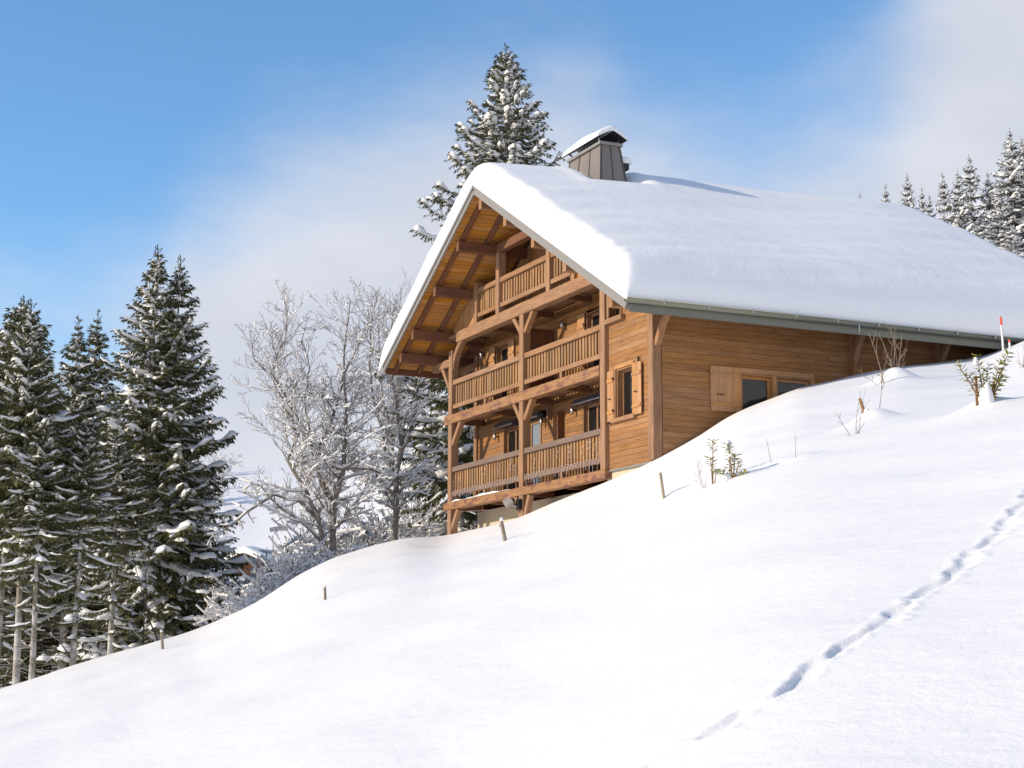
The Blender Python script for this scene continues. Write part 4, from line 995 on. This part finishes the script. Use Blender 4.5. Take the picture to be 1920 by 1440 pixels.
st1 = [(stem([pu(622, 1075), pu(626, 1000), pu(628, 945), pu(642, 885), pu(646, 782), pu(640, 698), pu(642, 640), pu(649, 560)], .15, 1), .12, .015, 2.3),
       (stem([pu(627, 950), pu(600, 905), pu(586, 861), pu(605, 815), pu(628, 754), pu(640, 700), pu(668, 640), pu(690, 575)], .3, 2), .085, .011, 2.1),
       (stem([pu(622, 1060), pu(596, 970), pu(560, 905), pu(540, 870), pu(553, 829), pu(525, 750), pu(507, 717), pu(475, 680), pu(462, 625)], .3, 3), .085, .011, 2.1),
       (stem([pu(553, 829), pu(540, 760), pu(505, 705), pu(516, 670), pu(530, 640), pu(536, 570)], .2, 4), .05, .009, 1.8),
       (stem([pu(586, 861), pu(570, 760), pu(575, 690), pu(560, 640), pu(567, 590)], .3, 14), .05, .009, 1.4),
       (stem([pu(640, 885), pu(608, 872), pu(575, 868), pu(545, 880)], .1, 5), .06, .02, 1.0),
       (stem([pu(640, 880), pu(668, 882), pu(700, 884), pu(728, 902), pu(738, 915)], .1, 6), .06, .02, .8),
       (stem([pu(642, 885), pu(672, 868), pu(705, 854), pu(728, 862)], .2, 7), .05, .015, .9),
       (stem([pu(600, 980), pu(560, 945), pu(511, 931), pu(465, 965), pu(415, 1005), pu(392, 1010)], .2, 8), .07, .012, 1.0),
       (stem([pu(615, 1030), pu(570, 985), pu(530, 960), pu(490, 920), pu(450, 905)], .3, 9), .06, .012, 1.1),
       (stem([pu(626, 1000), pu(655, 960), pu(680, 930), pu(690, 900)], .3, 10), .05, .012, .9)]
bare_obj('bare_tree', 'large bare many-stemmed tree with thick snow on its limbs, left of the chalet', 'tree', b, grow(st1, 51, 1.0, 1.2, 1.0, snow_z=(0, 6.8)), GB)
X0, Y0 = -3.82, 54.5
b = spot(X0, Y0); bz = b[2]-CAM[2]
st2 = [(stem([pu(742, 1030), pu(744, 940), pu(742, 899), pu(752, 847), pu(745, 778), pu(735, 720), pu(728, 640), pu(735, 560)], .2, 21), .12, .012, 1.6),
       (stem([pu(752, 850), pu(770, 800), pu(781, 745), pu(784, 690), pu(775, 620), pu(770, 560)], .3, 22), .08, .012, 1.5),
       (stem([pu(743, 905), pu(722, 860), pu(712, 800), pu(690, 740), pu(685, 660), pu(690, 590), pu(700, 530)], .3, 23), .07, .010, 1.6),
       (stem([pu(744, 935), pu(765, 900), pu(795, 870), pu(812, 835)], .2, 24), .06, .012, 1.0)]
bare_obj('bare_tree', 'bare tree with a dark lower trunk standing closest to the chalet', 'tree', b, grow(st2, 52, 1.0, 1.2, 1.0, snow_z=(0, 6.5)), GB)
X0, Y0 = -4.6, 63.0
b = spot(X0, Y0); bz = b[2]-CAM[2]
st3 = [(stem([pu(735, 900), pu(738, 750), pu(742, 620), pu(748, 545)], .3, 31), .09, .010, 2.2), (stem([pu(736, 840), pu(712, 720), pu(706, 610), pu(712, 560)], .4, 32), .06, .010, 2.0)]
bare_obj('bare_tree', 'thin bare tree whose twigs stand against the sky beside the roof edge', 'tree', b, grow(st3, 53, .9, .7, .8, snow_z=(0, 4.5)), GB)
# thicket of bushes along the edge of the drop
def bush(seed, n, h, spread=1.3, dens=1.):
    rn = random.Random(seed); st = []
    for k in range(n):
        a = rn.uniform(0, 6.28); l = h*rn.uniform(.6, 1.1); s = rn.uniform(.2, .75)*l*spread
        st.append(([(0, 0, -.3), (math.cos(a)*s*.35, math.sin(a)*s*.35, l*.5), (math.cos(a)*s, math.sin(a)*s, l*.88)], .022, .006, .75))
    return st
GS = 'snow-covered bushes on the edge of the drop'
bsh = bare_obj('bush', 'brown snow-flecked bush in the thicket under the bare trees', 'bush', spot(-6.9, 52.0), grow(bush(61, 11, 1.9), 61, 1.0, 1.0, 1.1, .2), GS, M_TWIG)
bsh2 = bare_obj('bush', 'tangled snowy bush in the thicket left of the bare trunk', 'bush', spot(-7.9, 53.5), grow(bush(62, 12, 2.2), 62, 1.0, 1.05, 1.2, .2), GS, M_TWIG)
for k, (X, Y, s) in enumerate([(-8.3, 57.0, 1.9), (-7.4, 58.5, 2.0), (-6.5, 56.5, 1.8), (-5.6, 58.0, 2.0), (-4.6, 57.0, 1.7), (-3.9, 58.8, 1.6), (-7.9, 60.5, 2.1), (-5.2, 61.5, 2.1), (-3.2, 57.0, 1.2), (-7.2, 50.2, .9), (-6.4, 50.0, .8), (-5.6, 50.6, .85), (-6.2, 54.5, 1.3), (-5.0, 55.2, 1.2), (-7.8, 49.6, .6), (-7.6, 52.6, 1.1), (-8.4, 53.4, 1.15), (-7.0, 53.6, 1.2), (-9.0, 54.6, 1.3), (-7.3, 55.5, 1.45), (-8.6, 56, 1.2), (-6.2, 51.6, .85), (-5.6, 53.4, .95), (-5.0, 52.6, .7), (-8.2, 50.6, .6), (-6.6, 58, 1.5), (-4.7, 58.5, 1.3), (-7.6, 61, 1.6), (-3.6, 55.5, .8), (-2.9, 53.2, .5)]):
    copy_tree(bsh if k % 2 else bsh2, 'snowy bush of the thicket between the bare trees and the valley', spot(X, Y), k*2.1, (s, s*1.0), GS)
# trees and bushes on the far slope across the dip
GF = 'small snowy trees on the far slope'
rn_ = random.Random(77)
for k in range(46):
    Y = rn_.uniform(85, 230); s_ = rn_.uniform(-.20, -.02); x, y, z = spot(s_*Y, Y)
    if -.175 < s_ < -.135: continue
    if rn_.random() < .62 or (Y < 135 and s_ < -.11): copy_tree(bsh2 if k % 2 else bsh, 'small snowy bush scattered on the white far slope', (x, y, z), k*1.9, (rn_.uniform(1.2, 2.2),)*2, GF)
    else:
        q = rn_.uniform(.22, .42); copy_tree(far_b if k % 2 else far_a, 'small snowy spruce scattered on the white far slope', (x, y, z), k*1.1, (q*1.2, q), GF)

# =====================================================================================
# the hut in the dip, stakes, poles, plants poking out of the snow
# =====================================================================================
def hut(label, X, Y, w, d, h, rz, pitch=.45, snow=.45):
    x, y, z = spot(X, Y, .25); t = thing('hut', label, 'hut', (x, y, z), None, rz); M = WM[t.name]
    rn = random.Random(int(X*100))
    wl = MB().box((-w/2+.03, -d/2+.03, 0), (w/2-.03, d/2-.03, h)).prism([(-d/2+.03, h), (d/2-.03, h), (0, h+pitch*d/2)], -w/2+.03, w/2-.03, 'x').obj('wall', M_DARKWOOD, t, False, M)
    def lb(name, p0, p1, a, b, mat, par, up):
        o = bar(name, p0, p1, a, b, mat, None, .004, up); W2 = M @ WM[o.name]; o.matrix_basis = W2; WM[o.name] = W2
        o.parent = par; o.matrix_parent_inverse = WM[par.name].inverted()
    zz = .1
    while zz < h-.05:
        lb('plank', (-w/2, -d/2, zz), (w/2, -d/2, zz), .04, .18, M_DARKWOOD, wl, (0, 0, 1)); lb('plank', (w/2, -d/2, zz), (w/2, d/2, zz), .04, .18, M_DARKWOOD, wl, (0, 0, 1)); zz += .19
    for sx in (-1, 1): lb('corner_post', (sx*(w/2+.02), -d/2-.02, 0), (sx*(w/2+.02), -d/2-.02, h), .12, .12, M_SHUTTER, wl, (1, 0, 0))
    MB().box((-.4, -d/2-.03, .2), (.35, -d/2-.022, h-.3)).obj('door', M_SHUTTER, wl, False, M)
    o_ = .45; zr = h+pitch*(d/2); ze = h-pitch*o_
    rf = MB().prism([(-d/2-o_, ze), (0, zr), (d/2+o_, ze), (d/2+o_, ze+.08), (0, zr+.09), (-d/2-o_, ze+.08)], -w/2-o_, w/2+o_, 'x').obj('roof', M_DARKWOOD, t, False, M)
    sn = snow_shell('roof_snow', lambda a, b: zr+.09-pitch*np.sqrt(b*b+.04), -w/2-o_-.06, w/2+o_+.06, -d/2-o_-.06, d/2+o_+.06, lambda a, b: snow+.04*np.sin(a*2+b), (.3, .3, .35, .35), 14, 14, None, M_ROOFSNOW, 1)
    sn.matrix_basis = M; WM[sn.name] = M; sn.parent = rf; sn.matrix_parent_inverse = WM[rf.name].inverted()
hut('dark brown hut with a snow roof in the dip behind the spruce boughs', -15.5, 101, 3.2, 2.4, 1.3, math.radians(-40), .45, .45)
hut('low wooden shed with a round cap of snow in front of the dark hut', -15.9, 97.5, .9, .9, .75, math.radians(-30), .3, .2)

def stake(label, x, y, h, lean, r, kind='round', cap=0, seed=0, mat=M_STAKE):
    rn = random.Random(seed); z = gz(x, y); t = thing('fence_post', label, 'post', (x, y, z), 'old fence posts in the snow'); M = WM[t.name]
    L = h+.5; top = Vector((lean[0]*h, lean[1]*h, h)); bot = Vector((-lean[0]*.5, -lean[1]*.5, -.5))
    if kind == 'flat':
        o = bar('shaft', bot, top, r*2.2, r*1.1, mat, None, .012, (RH[0], RH[1], 0)); W2 = M @ WM[o.name]
        o.matrix_basis = W2; WM[o.name] = W2; o.parent = t; o.matrix_parent_inverse = WM[t.name].inverted()
    else:
        m = MB(); n = 6; m.tube([bot.lerp(top, i/n)+Vector((rn.gauss(0, .006), rn.gauss(0, .006), 0)) for i in range(n+1)], [r*(1.08-.16*i/n)*(1+rn.uniform(-.06, .06)) for i in range(n+1)], 9)
        m.obj('shaft', mat, t, False, M)
        MB().box((top.x-r*1.9, top.y-.012, h*.72), (top.x-r*.5, top.y+.012, h*.78)).obj('staple', M_IRON, t, False, M) if seed == 2 else None
    if cap: MB().blob((top.x, top.y, top.z+.01), (r*1.0, r*1.0, cap), 8, 5, seed, .6).obj('snow_cap', M_TREESNOW, t, True, M)
sx, sy = RH
stake('flat grey board post leaning left below the chalet corner', 25.02, -7.0, .37, (-.13*sx, -.13*sy), .034, 'flat', 0, 1)
stake('round grey post with a snow cap and metal hook under the balcony', 15.5, -5.17, .40, (-.22*sx, -.22*sy), .042, 'round', .06, 2)
stake('short straight post alone on the white slope', 16.51, -9.30, .235, (-.03*sx, -.03*sy), .027, 'round', .03, 3)
stake('thin pale post sunk at the crest before the twin-topped spruce', 6.7, -10.0, .40, (-.12*sx, -.12*sy), .035, 'round', .04, 4)
def pole(label, x, y, h):
    z = gz(x, y); t = thing('snow_pole', label, 'marker pole', (x, y, z), 'orange tipped snow poles'); M = WM[t.name]; k = -.03
    MB().tube([(-k*sx*.4, -k*sy*.4, -.4), (k*sx*h*.78, k*sy*h*.78, h*.78)], .028, 9).obj('shaft', M_WHITE, t, True, M)
    MB().tube([(k*sx*h*.781, k*sy*h*.781, h*.781), (k*sx*h, k*sy*h, h), (k*sx*h, k*sy*h, h+.02)], [.030, .028, .010], 9).obj('orange_tip', M_ORANGE, t, True, M)
pole('tall white snow pole with orange tip beside the right eave', 14.7, 8.66, .86)
pole('short snow pole with orange top next to the tall one', 14.98, 8.62, .24)

def leaf_quads(m, c, d, n_, l, w):
    d = Vector(d).normalized(); s = d.cross(Vector(n_)).normalized(); k = Vector(n_).normalized()
    c = Vector(c); m.add([c, c+d*l*.45+s*w-k*w*.4, c+d*l-k*l*.12, c+d*l*.45-s*w-k*w*.4, c+d*l*.5], [(0, 1, 4), (1, 2, 4), (2, 3, 4), (3, 0, 4)])
def laurel(label, x, y, sticks, seed, leafl=.10, snow=(), wood_=()):
    """evergreen shoots: each stick (top right, top ahead, height, share with leaves)"""
    rn = random.Random(seed); z = gz(x, y); t = thing('laurel_plant', label, 'plant', (x, y, z), 'evergreen shoots in the snow'); M = WM[t.name]
    st, lf = MB(), MB()
    for (r_, a_, h, share) in sticks:
        b = Vector((rn.uniform(-.03, .03), rn.uniform(-.03, .03), -.15)); top = Vector((r_*RH[0]+a_*FH[0], r_*RH[1]+a_*FH[1], h)); mid_ = b.lerp(top, .55)+Vector((0, 0, .06*h))
        path = [b.lerp(mid_, i/4) for i in range(4)]+[mid_.lerp(top, i/4) for i in range(5)]
        st.tube(path, [.011*(1-.08*i) for i in range(9)], 6)
        n = int(20*share*max(.6, h/.4)+8)
        for k in range(n):
            q = 1-share*(k/n)**1.15; f = q*8; i = min(7, int(f)); c = path[i].lerp(path[i+1], f-i); ax = (path[i+1]-path[i]).normalized()
            an = k*2.4+rn.random(); sd = ax.cross(Vector((math.cos(an), math.sin(an), .3))).normalized()
            leaf_quads(lf, c, ax*.55+sd*.8+Vector((0, 0, -.25)), ax+sd*.2, leafl*rn.uniform(.6, 1.25), leafl*.18)
    for (r_, a_, h, rad) in wood_:
        c = Vector((r_*RH[0]+a_*FH[0], r_*RH[1]+a_*FH[1], -.1)); st.tube([c, c+Vector((0, 0, h))], rad, 7)
    st.obj('stem', M_STEM, t, True, M); lf.obj('foliage', M_LAUREL, t, False, M)
    if snow:
        m = MB()
        for i, (r_, a_, zc, rr, hh) in enumerate(snow): m.blob((r_*RH[0]+a_*FH[0], r_*RH[1]+a_*FH[1], zc), (rr, rr, hh), 9, 6, seed+i)
        m.obj('snow_load', M_TREESNOW, t, True, M)['kind'] = 'stuff'
laurel('thin reddish shoot with yellow green leaves, left of a pair on the slope', 26.82, -7.29, [(.02, 0, .60, .30), (-.015, .02, .36, .35), (.06, 0, .20, .3)], 1, .12, [(.05, .04, .19, .05, .03)])
laurel('leafy evergreen shoot with dark fans of leaves, right of a pair on the slope', 27.64, -7.52, [(-.02, .0, .46, .4), (.07, .02, .32, .6), (.0, .05, .26, .8), (.20, .0, .10, .45), (-.1, .02, .12, .4), (.12, -.04, .24, .6)], 2, .11, [(-.02, .05, .44, .05, .07), (.02, .03, .30, .055, .035), (-.05, .06, -.02, .12, .10)])
laurel('bushy evergreen plant round a cone of snow near the right eave', 29.23, -4.6, [(-.36, .0, .50, .75), (-.09, .05, .62, .6), (.05, .05, .50, .7), (.2, .0, .52, .8), (.33, .03, .66, .5), (.26, .1, .36, .8), (.12, -.04, .30, .7), (-.2, .02, .35, .5), (-.05, -.05, .32, .6)], 3, .115,
       [(.0, -.02, .02, .11, .22), (-.11, .03, .53, .035, .06), (.02, .03, .47, .06, .04), (.22, .02, .46, .06, .035)], [(-.13, -.02, .42, .018), (.10, -.02, .36, .016)])
# stub of a broken branch by its drift
x, y = 26.2, -4.25; z = gz(x, y); t = thing('tree_stump', 'short orange brown broken stub sticking out of a drift', 'stump', (x, y, z)); M = WM[t.name]
MB().tube([(.02*sx, .02*sy, -.3), (-.03*sx, -.03*sy, .05), (-.075*sx, -.075*sy, .20)], [.026, .026, .022], 8).obj('wood', M_STEM, t, True, M)
MB().blob((.02*sx, .02*sy, .01), (.05, .05, .05), 8, 5, 3).obj('snow_cap', M_TREESNOW, t, True, M)
def twigs(label, x, y, sticks, seed, mat=M_TWIGPALE, side=.28):
    rn = random.Random(seed); z = gz(x, y); t = thing('twig_shrub', label, 'shrub', (x, y, z), 'bare twigs poking out of the snow'); M = WM[t.name]; m = MB()
    def go(b, d, L, r, lev):
        n = 5; q = Vector(b); d = Vector(d).normalized(); path = [q.copy()]
        for i in range(n): d = (d+Vector((rn.gauss(0, .07), rn.gauss(0, .07), rn.gauss(0, .05)+.03))).normalized(); q = q+d*(L/n); path.append(q.copy())
        m.tube(path, [r*(1-.13*i) for i in range(n+1)], 5)
        if lev < 2:
            for k in range(3 if lev == 0 else 2):
                i = rn.randint(1, n-1); sd = Vector((RH[0], RH[1], 0))*rn.choice((-1, 1))*rn.uniform(.4, .9)+Vector((FH[0], FH[1], 0))*rn.uniform(-.4, .4)
                go(path[i], (path[i+1]-path[i]).normalized()*.8+sd*.75, L*side*rn.uniform(.7, 1.3), r*.6, lev+1)
    for (r0_, r_, a_, h, rad) in sticks:
        b = Vector((r0_*RH[0], r0_*RH[1], -.15)); e = Vector((r_*RH[0]+a_*FH[0], r_*RH[1]+a_*FH[1], h)); go(b, e-b, (e-b).length, rad, 0)
    m.obj('twig', mat, t, True, M)
twigs('spread of forked brown twigs growing out of the snow mound before the long wall', 18.6, 2.2, [(.03, -.25, .0, .75, .012), (.06, .02, .1, .8, .013), (.1, .30, .0, .75, .014), (.12, .26, .1, .95, .012), (.05, -.08, .05, .65, .010), (.14, .42, .1, .7, .010)], 1)
twigs('tall thin shoot with side twigs left of the snow mound', 19.15, 1.6, [(.0, -.35, .05, 1.0, .012), (-.12, .10, .05, .62, .010), (-.05, -.55, .0, .30, .007)], 2)
twigs('two faint upright twigs with curved side shoots beside the broken stub', 27.41, -5.33, [(.0, -.05, .0, .62, .006), (.03, .10, .0, .66, .005), (.0, -.30, .0, .30, .006)], 3, side=.2)
twigs('straight thin twig rising behind the broken stub', 26.2, -4.0, [(.0, .03, .0, .62, .007)], 4, side=.12)
twigs('single upright stick, left of two, with a small drift at its foot', 27.49, -6.75, [(.0, -.01, .0, .34, .006)], 5, side=.05)
twigs('single upright stick, right of two, with a small drift at its foot', 28.0, -6.74, [(.0, .02, .0, .36, .0045)], 6, side=.05)
twigs('thin leaning stalk left of the reddish leafy shoot', 26.75, -7.33, [(.0, -.16, .0, .36, .006), (.0, -.2, .0, .28, .004)], 7, side=.3)
twigs('pair of thin twigs at the right picture edge below the eave', 22.73, 1.95, [(.0, -.10, .0, .62, .008), (.05, .1, .0, .55, .007), (.0, -.2, .0, .3, .005)], 8)
def sapling(label, X, Y, pts, seed):
    b = spot(X, Y, 0); bare_obj('sapling', label, 'sapling', b, grow([(stem(pts, .1, seed), .03, .006, .55)], seed, .55, .4, .8), 'dark leafless saplings at the edge of the drop', M_IRONWOOD)
M_IRONWOOD = leafy('dark wet bark', (.03, .025, .022), (.075, .06, .05), 5.)
sapling('dark leafless sapling leaning left in front of the twin-topped spruce', -9.9, 47.9, [(0, -.4), (-.45, .7), (-.85, 1.9), (-1.25, 3.0)], 1)
sapling('thin dark upright sapling right before the twin-topped spruce', -10.6, 48.2, [(0, -.4), (-.02, 1.2), (0, 2.6), (.1, 3.6)], 2)
sapling('dark leaning stem between the bare pale trunks', -12.2, 48.2, [(0, -.4), (-.6, .6), (-1.3, 1.5), (-1.9, 2.1)], 3)
sapling('dark thin stem standing in the blue shadow of the dip', -8.05, 52.5, [(0, -.6), (0, 1.0), (-.05, 2.0), (.02, 2.8)], 4)
